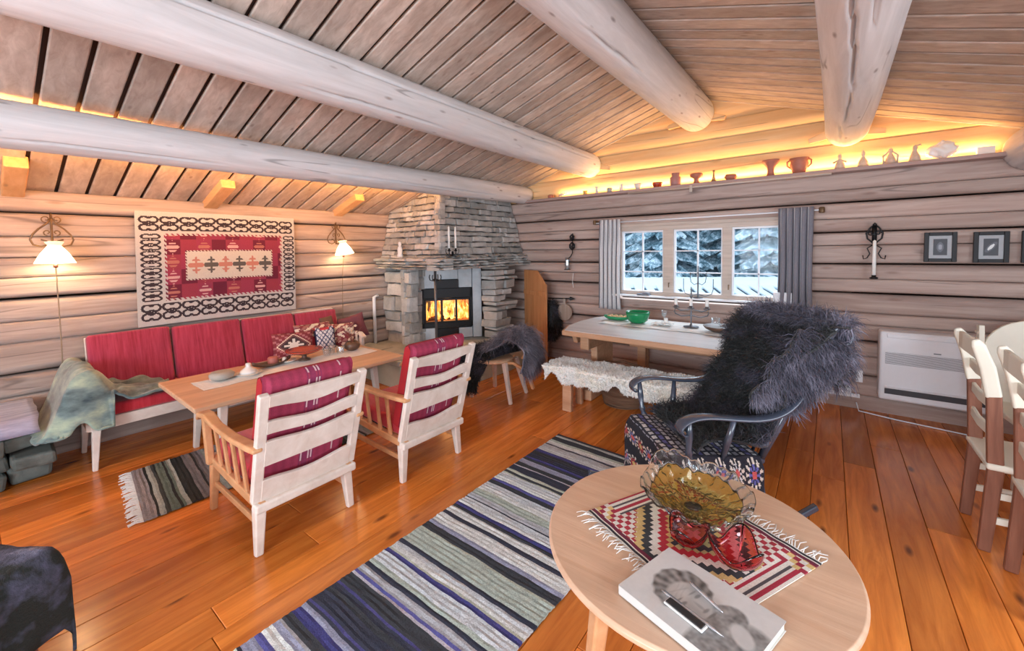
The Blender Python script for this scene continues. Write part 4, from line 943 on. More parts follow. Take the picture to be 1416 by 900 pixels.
# small sconce left of the window
T = thing('tumbler_sconce', 'dark ornate wall sconce with small glass lantern left of the window', 'sconce', (-2.84, 5.09, 1.28))
m = M(); 
for z, r in ((.46, .030), (.34, .038)):
    for sg in (-1, 1): m.tube([(0, 0, z+r*1.5), (sg*r, 0, z+r*.6), (sg*r*.9, 0, z-r*.4), (0, 0, z-r*1.2)], .011, 6); scroll(m, (sg*r*.5, 0, z), r*.5, 0, 1, sg, .008)
    m.lathe([(0, -.02), (.014, 0), (0, .02)], (0, 0, z), 8)
m.tube([(0, .02, .52), (0, .01, .25), (-.02, -.01, .20), (-.05, -.03, .17)], .007, 6); m.lathe([(0, 0), (.045, 0), (.045, .008), (0, .012)], (-.06, -.03, .02), 14)
m.build('bracket', m_iron, T, smooth=True)
m = M(); m.lathe([(.036, .032), (.04, .09), (.03, .15), (.036, .19), (.032, .19), (.026, .15), (.034, .09), (.03, .035)], (-.06, -.03, 0), 18); m.build('lantern_glass', m_thin, T, smooth=True)
m = M(); m.lathe([(0, .03), (.016, .03), (.016, .12), (0, .125)], (-.06, -.03, 0), 12); m.build('candle', m_candle, T, smooth=True)
# three framed prints
def pic(x0, x1, z0, z1, spot, label):
    T = thing('framed_print', label, 'picture', ((x0+x1)/2, 5.135, z0), 0, 'framed prints on the window wall'); w_, h_ = x1-x0, z1-z0; m = M(); b = .03
    for c, d in (((-w_/2+b/2, 0, h_/2), (b, .022, h_)), ((w_/2-b/2, 0, h_/2), (b, .022, h_)), ((0, 0, b/2), (w_-2*b, .022, b)), ((0, 0, h_-b/2), (w_-2*b, .022, b))): m.box(c, d)
    m.build('frame', m_iron, T, bevel=.003); m = M(); m.box((0, .004, h_/2), (w_-2*b, .006, h_-2*b)); m.build('mount', plain('grey_mount', (.45, .47, .50), .8), T)
    m = M(); q = .058
    m.grid(lambda u, v: (lerp(-w_/2+q, w_/2-q, u), -.001, lerp(q, h_-q, v)), 24, 26, spot); m.build('print', m_print, T)
def sp1(u, v): d = math.hypot((u-.5)*1.2, v-.5); return (.30, .31, .36) if d < .16 else ((.10, .11, .14) if d < .3 else (.02, .022, .035))
def sp2(u, v):
    a = (u-.5)*.8+(v-.5)*.6; b = -(u-.5)*.6+(v-.5)*.8; d = (a/.28)**2+(b/.10)**2; return (.75, .77, .78) if d < 1 else ((.07, .075, .10) if d < 3 else (.015, .017, .03))
pic(.66, .862, 1.425, 1.682, sp1, 'black framed dark print with a faint round shape, nearest the sconce')
pic(.957, 1.157, 1.42, 1.677, sp2, 'black framed dark print with a white feather shape')
pic(1.222, 1.43, 1.42, 1.677, sp1, 'black framed print cut by the right edge of the photo')
# fan heater / wall unit
T = thing('wall_heater', 'wide white wall heater with grille standing low on the log wall', 'heater', (.72, 5.06, .17))
m = M(); m.box((0, 0, .325), (.70, .19, .62)); hb = m.build('casing', m_white, T, bevel=.022, seg=4)
m = M(); m.box((0, -.099, .60), (.60, .012, .035)); m.build('top_panel', m_white, T, bevel=.004)
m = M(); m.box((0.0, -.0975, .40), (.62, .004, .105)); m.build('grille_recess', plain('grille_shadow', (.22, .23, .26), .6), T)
m = M()
for k in range(10): m.box((0, -.100, .355+k*.0105), (.62, .008, .0052))
m.build('grille', m_white, T)
m = M(); m.box((0.0, -.097, .10), (.62, .008, .05)); m.build('outlet_slot', plain('outlet_dark', (.05, .05, .06), .5), T, bevel=.002)
m = M(); m.box((0.0, -.1, .135), (.62, .02, .012), rot=Matrix.Rotation(.4, 3, 'X')); m.build('outlet_flap', m_white, T, bevel=.002)
m = M(); m.box((.29, -.101, .585), (.05, .008, .016)); m.build('badge', m_iron_g, T)
m = M(); m.box((.02, -.0985, .475), (.045, .004, .008)); m.build('badge', m_iron_g, T)
# skirting conduit, sockets and leads
T = thing('power_sockets', 'white double wall sockets with plugs low on the log wall', 'socket', (.12, 5.14, .14))
m = M(); m.box((-.10, -.02, .0), (.46, .035, .035)); m.build('trunking', m_white, T, bevel=.004)
for x in (-.12, .02):
    m = M(); m.box((x, -.03, .055), (.09, .05, .09)); m.build('socket', m_white, T, bevel=.006); m = M(); m.lathe([(0, 0), (.02, 0), (.018, .035), (0, .04)], (x, -.06, .07), 12, R=Matrix.Rotation(PI/2, 3, 'X')); m.build('plug', m_white, T)
m = M(); m.tube([(.12, -.06, .21), (.06, -.09, .25), (-.04, -.09, .24), (-.12, -.08, .08)], .007, 6); m.box((.12, -.04, .20), (.05, .05, .11)); m.build('lead', m_white, T, smooth=False)
m = M(); m.tube([(.22, 5.03, .10), (.24, 5.04, .02), (.5, 5.0, .008), (.9, 4.93, .008), (1.3, 4.9, .008), (1.8, 4.95, .008)], .006, 6); m.top('cable', m_white, 'thin white cable lying along the floor below the heater', 'cable', smooth=True)
# hooks left of the dining table
T = thing('hook_rail', 'black iron hook rail on the log wall left of the dining table', 'hook rail', (-3.0, 5.10, .88))
m = M(); m.bar((-.24, 0, 0), (.14, 0, .012), .012, .014); m.lathe([(.028, -.04), (0, .04)], (.16, 0, .013), 6, R=Matrix.Rotation(PI/2, 3, 'Y')); m.build('rail', m_iron, T)
for x in (-.15, .04):
    m = M(); m.tube([(x, 0, 0), (x, -.035, -.02), (x, -.04, .01)], .005, 6); m.build('hook', m_iron, T)
T = thing('hanging_board', 'round wooden paddle board hanging from the iron hook rail', 'cutting board', (-2.95, 5.06, .62))
m = M(); m.lathe([(0, -.012), (.115, -.012), (.12, 0), (.115, .012), (0, .012)], (0, 0, .08), 28, R=Matrix.Rotation(PI/2, 3, 'X')); m.bar((0, 0, .17), (0, 0, .27), .035, .02, side=(1, 0, 0)); m.build('board', wood('grey_old_wood', (.34, .27, .22), (.52, .44, .38), Z_GR, 2, .7, .2, .05), T, bevel=.004)
g = M(); g.lathe([(.03, 0), (.10, .10), (.12, .25), (.10, .40), (.05, .52), (.02, .56)], (-3.14, 5.02, .30), 18)
T = thing('fur_garment', 'black shaggy fur garment hanging beside the wooden hatch', 'fur', (-3.14, 5.02, .3)); g.build('hide', m_blackfur, T, W=True, smooth=True); k = strands(g, 2600, .06, .006, .5, .7, 3, seed=9, up=lambda p: Vector((p.x+3.14, p.y-5.02, 0))).build('fleece_wool', m_blackfur, T, W=True); k['kind'] = 'stuff'
m = M(); m.tube([(-2.83, 5.10, 1.25), (-2.83, 5.08, 1.14), (-2.83, 5.10, 1.05)], .004, 6); m.lathe([(0, 0), (.008, .01), (0, .03)], (-2.83, 5.08, 1.10), 6); m.top('small_hook', m_porc, 'tiny white hook on the wall under the small sconce', 'hook')
# low chest under the board

# ============================================================ SHELF OBJECTS
ZS = 2.31
def sh(name, x, prof, mat, label, cat, n=20, y=5.065, sc=1, **k):
    m = M(); m.lathe([(r*sc, z*sc) for r, z in prof], (x, y, ZS), n); return m.top(name, mat, label, cat, smooth=True, **k)
sh('cup', -3.16, [(0, 0), (.04, 0), (.045, .035), (.03, .045), (0, .04)], m_terra, 'small pink clay pot, leftmost on the high shelf', 'pot')
T = thing('toy_animal', 'tiny beige animal figure second from left on the high shelf', 'figurine', (-3.0, 5.09, ZS)); m = M(); m.tube([(-.04, 0, .03), (0, 0, .04), (.04, 0, .035)], [.01, .02, .014], 8); m.lathe([(0, -.014), (.016, 0), (0, .014)], (.05, 0, .055), 8)
for x in (-.025, .03): m.tube([(x, 0, 0), (x, 0, .03)], .006, 6)
m.build('body', m_pale, T, smooth=True)
sh('cup', -2.62, [(0, 0), (.028, 0), (.028, .05), (.022, .05), (.02, .01), (0, .01)], plain('ochre_glaze', (.62, .38, .10), .4), 'small ochre yellow cup on the high shelf', 'cup')
sh('vase', -2.45, [(0, 0), (.022, 0), (.018, .05), (.024, .09), (.018, .09), (0, .08)], m_pale, 'slim pale vase right of the ochre cup', 'vase')
sh('jar', -2.27, [(0, 0), (.034, 0), (.036, .04), (.03, .055), (0, .055)], m_grey, 'squat grey jar between two slim pieces on the high shelf', 'jar')
sh('vase', -2.11, [(0, 0), (.022, 0), (.028, .02), (.014, .06), (.018, .085), (0, .09)], m_pale, 'little pale bottle vase on the high shelf above the curtain', 'vase')
sh('bowl', -1.90, [(0, 0), (.02, 0), (.04, .03), (.045, .07), (.04, .07), (0, .03)], m_pale, 'small cream bowl on the shelf above the left of the window', 'bowl')
sh('bowl', -1.66, [(0, 0), (.04, 0), (.058, .03), (.058, .055), (.05, .055), (0, .02)], m_redclay, 'low orange red bowl above the left window sash', 'bowl')
sh('jar', -1.45, [(0, 0), (.055, 0), (.06, .02), (.06, .09), (.04, .105), (.045, .14), (.035, .14), (0, .12)], plain('dull_pink_clay', (.42, .20, .18), .5), 'dull pink clay jar with narrow neck on the shelf', 'jar')
sh('footed_cup', -1.22, [(0, 0), (.035, 0), (.025, .03), (.03, .05), (.065, .07), (.068, .10), (.055, .11), (0, .08)], m_terra, 'brown wide lipped footed cup above the middle sash', 'cup')
sh('bell', -1.04, [(0, 0), (.026, 0), (.012, .05), (.008, .10), (.014, .12), (0, .125)], plain('bronze', (.45, .25, .12), .35, .6), 'slender bronze bell between two brown bowls', 'bell')
sh('bowl', -.87, [(0, 0), (.04, 0), (.065, .025), (.05, .055), (.04, .05), (0, .03)], m_terra, 'flattened brown bowl right of the bronze bell', 'bowl')
sh('goblet', -.50, [(0, 0), (.035, 0), (.03, .05), (.036, .08), (.075, .135), (.08, .155), (.07, .155), (0, .09)], m_terra, 'tall flared terracotta goblet on the high shelf', 'goblet')
T = thing('clay_pot', 'large two handled terracotta pot, biggest pot on the high shelf', 'pot', (-.26, 5.09, ZS))
m = M(); m.lathe([(0, 0), (.05, 0), (.07, .04), (.08, .09), (.07, .115), (.085, .145), (.075, .145), (0, .09)], n=24); m.build('pot', m_terra, T, smooth=True)
for sg in (-1, 1): m = M(); m.tube([(sg*.07, 0, .05), (sg*.10, 0, .08), (sg*.10, 0, .12), (sg*.075, 0, .135)], .008, 6); m.build('handle', m_terra, T, smooth=True)
fm = plain('figurine_clay', (.58, .46, .36), .6, var=.3, vs=60)
for x, lab, arm, hat in ((.06, 'robed clay figurine with arms spread, first of the four on the shelf', 1, 0), (.23, 'pointed hooded clay figurine, second of the four on the shelf', 0, 1), (.42, 'seated dark clay figurine in an arch, third of the four', 2, 0), (.58, 'slim clay bird figurine, last of the four on the shelf', 3, 0)):
    T = thing('figurine', lab, 'figurine', (x, 5.09, ZS), 0, 'clay figurines on the high shelf')
    m = M(); m.lathe([(0, 0), (.042, 0), (.036, .04), (.016, .08), (.012, .095), (.018, .11), (.014, .13), (0, .145 if not hat else .16)], n=14); m.build('body', fm, T, smooth=True); m = M()
    if arm == 1: m.tube([(-.05, 0, .06), (0, -.01, .085), (.05, 0, .06)], .009, 6)
    elif arm == 2: m.tube([(-.045, 0, 0), (-.05, 0, .07), (0, 0, .12), (.05, 0, .07), (.045, 0, 0)], .009, 6)
    elif arm == 3: m.tube([(-.03, 0, .03), (0, 0, .13), (.035, 0, .14)], .009, 6)
    else: m.tube([(-.03, -.01, .03), (0, -.022, .06), (.03, -.01, .03)], .008, 6)
    m.build('arms', fm, T, smooth=True)
m = M()
def coral(u, v):
    a = u*2*PI; b = (v-.5)*PI; r = 1+.45*noise.noise(Vector((math.cos(a)*1.7, math.sin(a)*1.7, b*1.7)))
    return (.76+.10*r*math.cos(b)*math.cos(a), 5.10+.05*r*math.cos(b)*math.sin(a), ZS+.07+.062*r*math.sin(b))
m.grid(coral, 36, 20); m.top('coral', m_porc, 'lumpy pale coral piece on the right of the high shelf', 'coral', smooth=True)
m = M(); m.box((1.0, 5.10, ZS+.03), (.10, .05, .06)); m.top('small_box', m_candle, 'small cream box at the right end of the high shelf', 'box', bevel=.004)
T = thing('shelf_pole', 'thin pale pole fixed along the front edge of the high shelf', 'pole', (-1.0, 5.0, 2.262))
m = M(); m.tube([(-1.0, 0, 0), (1.0, 0, .0)], .012, 8); m.build('pole', m_trim, T, smooth=True)
for x in (-.26,): m = M(); m.bar((x, 0, .02), (x, 0, -.055), .03, .03, side=(1, 0, 0)); m.build('bracket', m_trim, T, bevel=.004)
# warm light strips hidden behind the shelf lip and the low roof log
m_led = emit('warm_strip', (1, .66, .26), 1.5)
T = thing('light_strip', 'hidden warm light strip along the back of the high shelf', 'light', (-1.0, 5.148, 2.318)); m = M(); m.box((0, 0, 0), (4.1, .015, .012)); m.build('diffuser', m_led, T)
area('shelf_strip_light', (-1.0, 5.145, 2.328), (math.radians(176), 0, 0), 4.1, .02, 6, (1, .58, .22))
area('shelf_strip_spill', (-1.0, 5.14, 2.33), (math.radians(200), 0, 0), 4.1, .02, 20, (1, .55, .20))
T = thing('light_strip', 'hidden warm light strip behind the lowest roof log', 'light', (-3.765, 1.35, 2.262)); m = M(); m.bar((0, -1.95, -.031), (0, 1.95, .031), .012, .014, side=(1, 0, 0)); m.build('diffuser', m_led, T)
area('log_strip_light', (-3.775, 1.35, 2.262), (.016, math.radians(140), 0), .02, 3.9, 85, (1, .43, .11))

# ============================================================ LEFT WALL
def lamp(name_y, label, shade_rot, zc, yo):
    T = thing('wall_lamp', label, 'wall lamp', (XL+.06, name_y, zc), 0, 'wrought iron wall lamps'); m = M(); P_ = lambda y, z, x=0: (x, y, z)
    def sc2(cy, cz_, r, a0, turns, sg): m.tube([(0, cy+r*(1-.78*k/20)*math.cos(a0+sg*turns*2*PI*k/20), cz_+r*(1-.78*k/20)*math.sin(a0+sg*turns*2*PI*k/20)) for k in range(21)], .0045, 6)
    for sg in (-1, 1):
        m.tube([P_(0, .26), P_(sg*.02, .22), P_(sg*.07, .17), P_(sg*.10, .13), P_(sg*.115, .09), P_(sg*.10, .05), P_(sg*.06, .035), P_(sg*.025, .05), P_(sg*.03, .08), P_(sg*.06, .09)], .0065, 6)
        sc2(sg*.028, .25, .028, -PI/2, 1.1, sg); sc2(sg*.024, .145, .024, -PI/2 if sg > 0 else -PI/2, 1.0, sg)
    m.tube([P_(0, .30), P_(0, .22), P_(0, .16)], .006, 6); m.box((-.01, 0, .16), (.01, .014, .26)); m.tube([(0, 0, .04), (.06, 0, .03), (.09, yo, 0), (.09, yo, -.02)], .006, 8)
    m.build('bracket', m_brass, T, smooth=True)
    R = Matrix.Rotation(shade_rot, 3, 'X'); m = M()
    def fn(u, v):
        prof = [(.030, .075), (.055, .070), (.034, .045), (.048, .022), (.075, -.02), (.095, -.065), (.108, -.095)]; k = v*6; i = min(5, int(k)); r = lerp(prof[i][0], prof[i+1][0], k-i); z = lerp(prof[i][1], prof[i+1][1], k-i); r *= 1+.045*math.sin(u*2*PI*14)*(.4+v)
        return R @ Vector((r*math.cos(2*PI*u), r*math.sin(2*PI*u), z))+Vector((.10, yo, -.0))
    m.grid(fn, 84, 14)
    t_ = bpy.data.materials.get('lamp_shade')
    if not t_:
        q = NT('lamp_shade'); q.setc((.95, .88, .74)); q.b.inputs['Roughness'].default_value = .8; tl = q.nd('ShaderNodeBsdfTranslucent'); tl.inputs[0].default_value = (1, .9, .72, 1); mx = q.nd('ShaderNodeMixShader'); mx.inputs[0].default_value = .55; q.ln(q.b.outputs[0], mx.inputs[1]); q.ln(tl.outputs[0], mx.inputs[2])
        q.b.inputs['Emission Color'].default_value = (1, .86, .62, 1); q.b.inputs['Emission Strength'].default_value = .55; q.ln(mx.outputs[0], q.out.inputs[0]); t_ = q.m
    m.build('lamp_shade', t_, T, smooth=True)
    m = M(); m.lathe([(0, -.03), (.016, -.02), (.02, 0), (.01, .03), (0, .04)], (.10, yo, -.01), 12); m.build('bulb', emit('bulb', (1, .85, .6), 12), T, smooth=True)
    m = M(); m.lathe([(0, 0), (.014, .004), (.014, .03), (0, .034)], (.10, yo, -.13), 10); m.build('switch', m_darkwood, T, smooth=True)
    m = M(); m.tube([(.10, yo, -.13), (.06, yo+.005, -.3), (.03, yo+.01, -.6), (.02, yo+.01, -.95)], .004, 6); m.build('cord', plain('old_cord', (.35, .26, .18), .7), T, smooth=True)
    pl = bpy.data.lights.new('lamp_light', 'POINT'); pl.energy = 7.5; pl.color = (1, .66, .34); pl.shadow_soft_size = .03; po = bpy.data.objects.new('lamp_light', pl); COL.objects.link(po); po.location = (XL+.165, name_y+yo, zc-.06)
lamp(.42, 'lit wall lamp with cream pleated shade at the far left of the log wall', 0, 1.625, 0)
lamp(2.78, 'lit wall lamp with tilted cream shade between the wall rug and fireplace', .15, 1.655, .03)
# wall rug
TW, TH = 1.385, 1.03
BK, OW, DR, RD, SA = (.03, .018, .025), (.50, .485, .47), (.13, .008, .03), (.26, .03, .06), (.40, .15, .12)
def hook(a, b):
    """double hooked motif in a -1..1 cell"""
    s = abs(b); x = abs(a)
    if abs(b) > .96: return False
    e = math.hypot((x-.42)/.50, (s-.50)/.42)
    if .62 < e < 1.16 and not (s > .38 and s < .62 and x < .35 and e < 1): return not (x < .22 and .35 < s < .55)
    return x < .25 and (.86 < s or s < .10) and x+s*.2 < .24
def tap(u, v):
    x, y = u*TW, v*TH; bx0, bx1, by0, by1 = .20, TW-.14, .215, TH-.20
    if bx0 < x < bx1 and by0 < y < by1:
        ed = min(x-bx0, bx1-x, y-by0, by1-y)
        if ed < .018 and (int((x+y)/.02) % 2): return OW
        cx0, cx1, cy0, cy1 = .36, TW-.24, .385, TH-.355
        if cx0 < x < cx1 and cy0 < y < cy1:
            ee = min(x-cx0, cx1-x, y-cy0, cy1-y)
            if ee < .012 and (int((x+y)/.014) % 2): return DR
            q = (x-cx0-.02)/.125; i = int(q); a = (q-i)*2-1; b = (y-(cy0+cy1)/2)/.085
            if i < 6 and abs(b) < 1:
                d = abs(a)*.8+abs(b)*.9; on = d < .9 and ((abs(b) % .45) < .24 or abs(a) < .16)
                if on: return (.10, .09, .08) if i % 2 else (.50, .20, .15)
            return (.60, .55, .47)
        k = int((x-bx0)/.125)+int((y-by0)/.14)*2; a = ((x-bx0)/.125 % 1)*2-1; b = ((y-by0)/.14 % 1)*2-1; d = abs(a)+abs(b)*.9
        base = (DR, RD, (.27, .03, .07))[k % 3]
        if d < .85 and ((abs(b) % .4) < .2) and k % 2 == 0: return (.60, .36, .34) if k % 4 else SA
        return base
    def cell(p, n, L): q = p/L*n; i = int(q); return (q-i)*2-1
    if y <= by0 or y >= by1:
        yy = (y-.04)/(by0-.055) if y <= by0 else (y-by1-.02)/(TH-by1-.06)
        if 0 < yy < 1 and .02 < x < TW-.02: return BK if hook(cell(x-.02, 9, TW-.04), yy*2-1) else OW
        return OW
    xx = (x-.03)/(bx0-.05) if x <= bx0 else (x-bx1-.015)/(TW-bx1-.02)
    if 0 < xx < 1:
        q = (y-by0)/((by1-by0)/6); return BK if hook(xx*2-1, ((q-int(q))*2-1)) else OW
    return OW
m = M(); m.grid(lambda u, v: (XL+.045+.008*noise.noise(Vector((u*6, v*3, 1))), .915+u*TW*.985+(-.015*(1-v)), .945+v*TH+.008*math.sin(u*3)), 240, 170, tap); m.f = [tuple(q) for q in m.f]
m.top('wall_rug', m_col, 'flat woven rug with black hooked border hung above the sofa', 'wall rug', solid=.012)
# stone ledge with folded cloth, far left
m = M(); rnd = random.Random(8); T = thing('stone_ledge', 'low dark stone ledge at the far left below the wall lamp', 'ledge', (-4.55, -.4, 0))
for k in range(34):
    L_ = k//9; m.box((-4.62+rnd.uniform(-.03, .03)+.06*(k % 2), -1.55+(k % 9)*.22+rnd.uniform(-.03, .03), .06+L_*.12), (.40, .21, .115), rz=rnd.uniform(-.12, .12), j=.018)
m.build('stones', wood('dark_field_stone', (.06, .075, .07), (.20, .22, .20), (3, 3, 3), 2, .8, 0, .3), T, W=True, bevel=.02)
g = drape([(-4.86, -.30, .50), (-4.80, -.30, .505), (-4.5, -.30, .495), (-4.36, -.30, .485), (-4.30, -.30, .43), (-4.29, -.30, .38)], .56, 20, 30, .012, 5, .01, 6, side=(0, 1, 0), nrm=(0, 0, 1)); g.top('lilac_cloth', fabric('lilac_weave', (.18, .18, .27), (.42, .42, .56), 40, 0), 'folded lilac grey cloth on the stone ledge', 'cloth', smooth=True, solid=.012)
# footstool, bottom left
T = thing('footstool', 'low footstool draped in dark fleece and slate blue cloth, bottom left', 'footstool', (-2.49, -.19, 0), .55)
for x in (-.26, .20):
    for y in (-.2, .2):
        m = M(); m.bar((x, y, 0), (x*.9, y*.9, .34), .035, .035, .045, .045); m.build('leg', m_darkwood, T, bevel=.006)
m = M(); m.box((-.03, 0, .37), (.56, .50, .10)); m.build('cushion', plain('slate_cloth', (.12, .13, .19), .95, var=.3, vs=12), T, bevel=.03, seg=3)
def fs(u, v):
    x = lerp(-.36, .40, u); y = lerp(-.36, .36, v); ex = max(0, abs(x+.03)-.285); ey = max(0, abs(y)-.255); dz = (ex+ey)*2.2
    return (max(-.34, min(.28, x))+.012*noise.noise(Vector((u*7, v*7, 2))), max(-.28, min(.28, y))+.012*noise.noise(Vector((u*7, v*7, 8))), .435-dz+.012*noise.noise(Vector((u*5, v*5, 0))))
g = M(); g.grid(fs, 40, 40); q = NT('slate_fleece'); n = q.noise(q.coord((1, 1, 1)), 5, 4); q.setc(q.ramp(n, [(.38, (.02, .026, .024)), (.50, (.10, .11, .18)), (.62, (.30, .32, .44))])); q.b.inputs['Roughness'].default_value = .95; q.bump(q.noise(q.coord(), 120, 3), .8, .006)
g.build('throw', q.m, T, smooth=True, solid=.012)

# ============================================================ FLOOR RUGS
random.seed(4)
PAL = [(.03, .035, .06), (.05, .05, .20), (.09, .09, .30), (.54, .58, .61), (.66, .69, .68), (.40, .47, .42), (.30, .32, .44), (.58, .58, .66), (.03, .22, .18), (.035, .04, .05), (.44, .46, .50), (.52, .57, .48)]
WT = [13, 8, 6, 8, 9, 6, 4, 5, 1, 12, 6, 4]
def ragcols(n, pal=PAL, wt=WT, minr=1, maxr=5):
    out = []
    while len(out) < n:
        c = random.choices(pal, wt)[0]; k = random.randint(minr, max(2, maxr-1)) if sum(c) > .5 else random.randint(1, 3)
        out += [c]*k
    return out[:n]
def rug(p00, p10, p01, p11, nrow, label, name, cols, zoff=.006, wav=.35, seed=0, fr=None):
    """p00-p10: one short end (across), p01-p11 the other"""
    T = thing(name, label, 'rug', ((p00[0]+p11[0])/2, (p00[1]+p11[1])/2, 0)); m = M(); h = 1/nrow
    def fn(u, v):
        vv = min(1, max(0, v+wav*h*(1.6*noise.noise(Vector((u*3.5, v*40, seed)))+.5*noise.noise(Vector((u*17, v*90, seed))))))
        a = lerp(Vector(p00), Vector(p10), u); b = lerp(Vector(p01), Vector(p11), u); p = lerp(a, b, vv); e_ = .007*noise.noise(Vector((v*60, 0 if u < .5 else 5, seed))) if u in (0, 1) else 0
        return (p.x+e_, p.y, zoff+.004+.003*noise.noise(Vector((u*8, v*nrow*.9, seed)))+.002*((int(v*nrow)) % 2))
    m.grid(fn, 60, nrow, lambda u, v: tuple(x*(1+.22*noise.noise(Vector((u*22, v*200, 3)))) for x in cols[min(len(cols)-1, int(v*nrow))]))
    m.build('weave', m_rag, T, W=True, smooth=False, solid=.008)
    for (a, b, sg) in fr or ():
        m = M(); n = 90; a = Vector(a); b = Vector(b); d = (b-a).normalized(); o = Vector((-d.y, d.x))*sg
        for k in range(n):
            p = a.lerp(b, (k+.5)/n); L_ = random.uniform(.04, .075); q = p+o*L_+d*random.uniform(-.02, .02); m.strip([(p.x, p.y, .010), ((p.x+q.x)/2, (p.y+q.y)/2, .012), (q.x, q.y, .006)], .006, .004, side=(d.x, d.y, 0))
        k_ = m.build('fringe', m_linen, T, W=True); k_['kind'] = 'stuff'
cols = ragcols(250)
cols[-6:] = [(.03, .035, .05)]*2+[(.4, .44, .44)]*2+[(.03, .035, .05)]*2
rug((-1.87, -.30), (-1.06, -.26), (-1.81, 2.99), (-.84, 2.93), 250, 'long rag rug striped in blue, navy, grey and green, across the floor', 'rag_rug', cols, seed=1)
random.seed(12)
c2 = ragcols(130, [(.015, .018, .018), (.03, .035, .035), (.24, .22, .23), (.36, .34, .34), (.10, .14, .12), (.16, .15, .16), (.33, .36, .33)], [8, 6, 5, 4, 4, 4, 4], 1, 4)
rug((-4.02, .66), (-3.20, .57), (-3.98, 2.35), (-3.14, 2.30), 130, 'small dark striped rag rug under the coffee table', 'rag_rug', c2, seed=7, fr=(((-4.02, .66), (-3.20, .57), -1),))

# ============================================================ ROCKING CHAIR
m_rock = plain('blue_grey_lacquer', (.055, .068, .10), .20, var=.3, vs=9, coat=.5)
RC = thing('rocking_chair', 'dark blue grey rocking chair with scrolled arms, under black fleece', 'rocking chair', (-.62, 2.62, 0), math.radians(222))
m = M(); m.prism([(-.26, -.25), (.20, -.29), (.28, -.26), (.28, .26), (.20, .29), (-.26, .25)], lambda u, v, t: (u, v, t+.06*u), .40, .44); m.build('seat', m_rock, RC, bevel=.014, seg=3)
for y in (-.25, .25):
    m = M(); m.strip([(-.56, y, .13), (-.40, y, .055), (-.15, y, .022), (.1, y, .020), (.35, y, .045), (.60, y, .12)], .032, .036); m.build('rocker', m_rock, RC, bevel=.008)
    for x in (-.22, .20):
        m = M(); m.tube([(x*1.3, y, .035), (x*1.22, y*.99, .12), (x*1.15, y*.97, .2), (x*1.05, y*.93, .30), (x, y*.9, .42)], [.015, .021, .014, .021, .014], 12); m.build('leg', m_rock, RC, smooth=True)
    s = 1 if y > 0 else -1; ya = s*.335
    m = M(); m.strip([(-.50, s*.28, .90), (-.43, s*.30, .80), (-.33, s*.325, .715), (-.20, ya, .675), (-.04, ya, .685), (.12, ya, .712), (.22, ya, .705), (.275, ya, .675), (.285, ya, .64), (.26, ya, .618), (.235, ya, .63)], [.05, .062, .07, .075, .075, .08, .09, .095, .095, .09, .08], [.022, .028, .036, .034, .028, .028, .028, .024, .02, .018, .014]); m.build('armrest', m_rock, RC, sub=2, smooth=True)
    m = M(); m.tube([(.20, s*.285, .43), (.205, s*.30, .47), (.21, s*.305, .49), (.213, s*.31, .51), (.216, s*.315, .53), (.22, s*.325, .60), (.225, ya, .70)], [.012, .022, .014, .022, .014, .020, .012], 12); m.build('arm_spindle', m_rock, RC, smooth=True)
    m = M(); m.tube([(.02, s*.285, .43), (.0, s*.31, .56), (-.02, ya, .685)], [.012, .019, .012], 12); m.build('arm_spindle', m_rock, RC, smooth=True)
    m = M(); m.tube([(-.24, s*.235, .42), (-.34, s*.25, .62), (-.45, s*.265, .86), (-.55, s*.27, 1.06)], [.02, .022, .02, .018], 10); m.build('back_post', m_rock, RC, smooth=True)
for k in range(5):
    y = -.16+.08*k; m = M(); m.tube([(-.24, y, .42), (-.36, y, .68), (-.55, y, 1.05)], [.009, .012, .009], 8); m.build('back_spindle', m_rock, RC, smooth=True)
m = M(); m.strip([(-.27+.0, -.22, .19), (-.27, .22, .19)], .022, .022, side=(1, 0, 0)); m.strip([(.24, -.22, .19), (.24, .22, .19)], .022, .022, side=(1, 0, 0)); m.build('stretcher', m_rock, RC, bevel=.006)
m = M(); pr = [(-.50, 1.00), (-.54, 1.07), (-.575, 1.125), (-.62, 1.15), (-.665, 1.135), (-.685, 1.095), (-.67, 1.06), (-.64, 1.05), (-.62, 1.07)]
m.strip([(x, 0, z) for x, z in pr], .66, [.03, .03, .03, .026, .024, .022, .02, .018, .014], side=(0, 1, 0)); m.build('crest_rail', m_rock, RC, bevel=.006, smooth=True)
def rcw(x, y, z): a = math.radians(222); return Vector((-.62+x*math.cos(a)-y*math.sin(a), 2.62+x*math.sin(a)+y*math.cos(a), z))
sd = rcw(0, 1, 0)-rcw(0, 0, 0)
T = thing('black_sheepskin', 'big shaggy black sheepskin over the rocking chair back and seat', 'sheepskin', (-.3, 2.9, .5))
pth = [rcw(*p) for p in ((.16, 0, .49), (.02, 0, .51), (-.14, 0, .55), (-.25, 0, .66), (-.34, 0, .86), (-.44, 0, 1.05), (-.54, 0, 1.15))]
pt2 = [rcw(*p) for p in ((-.50, 0, 1.12), (-.58, 0, 1.165), (-.67, 0, 1.15), (-.72, 0, 1.08), (-.70, 0, .94), (-.66, 0, .80))]
nv = rcw(1, 0, 0)-rcw(0, 0, 0)
cen = rcw(-.50, 0, .80)
ga = drape(pth, .30, 34, 24, .05, 3.5, .10, 3, side=sd, nrm=nv+Vector((0, 0, 1)), widths=lambda u: .95+.28*u-.05*math.sin(u*12))
gb = drape(pt2, .33, 30, 24, .03, 4, .10, 8, side=sd, nrm=Vector((0, 0, 1)), widths=lambda u: 1.0-.25*u+.08*math.sin(u*9))
ga.build('hide', m_blackfur, T, W=True, smooth=True, solid=.015); gb.build('hide', m_blackfur, T, W=True, smooth=True, solid=.015)
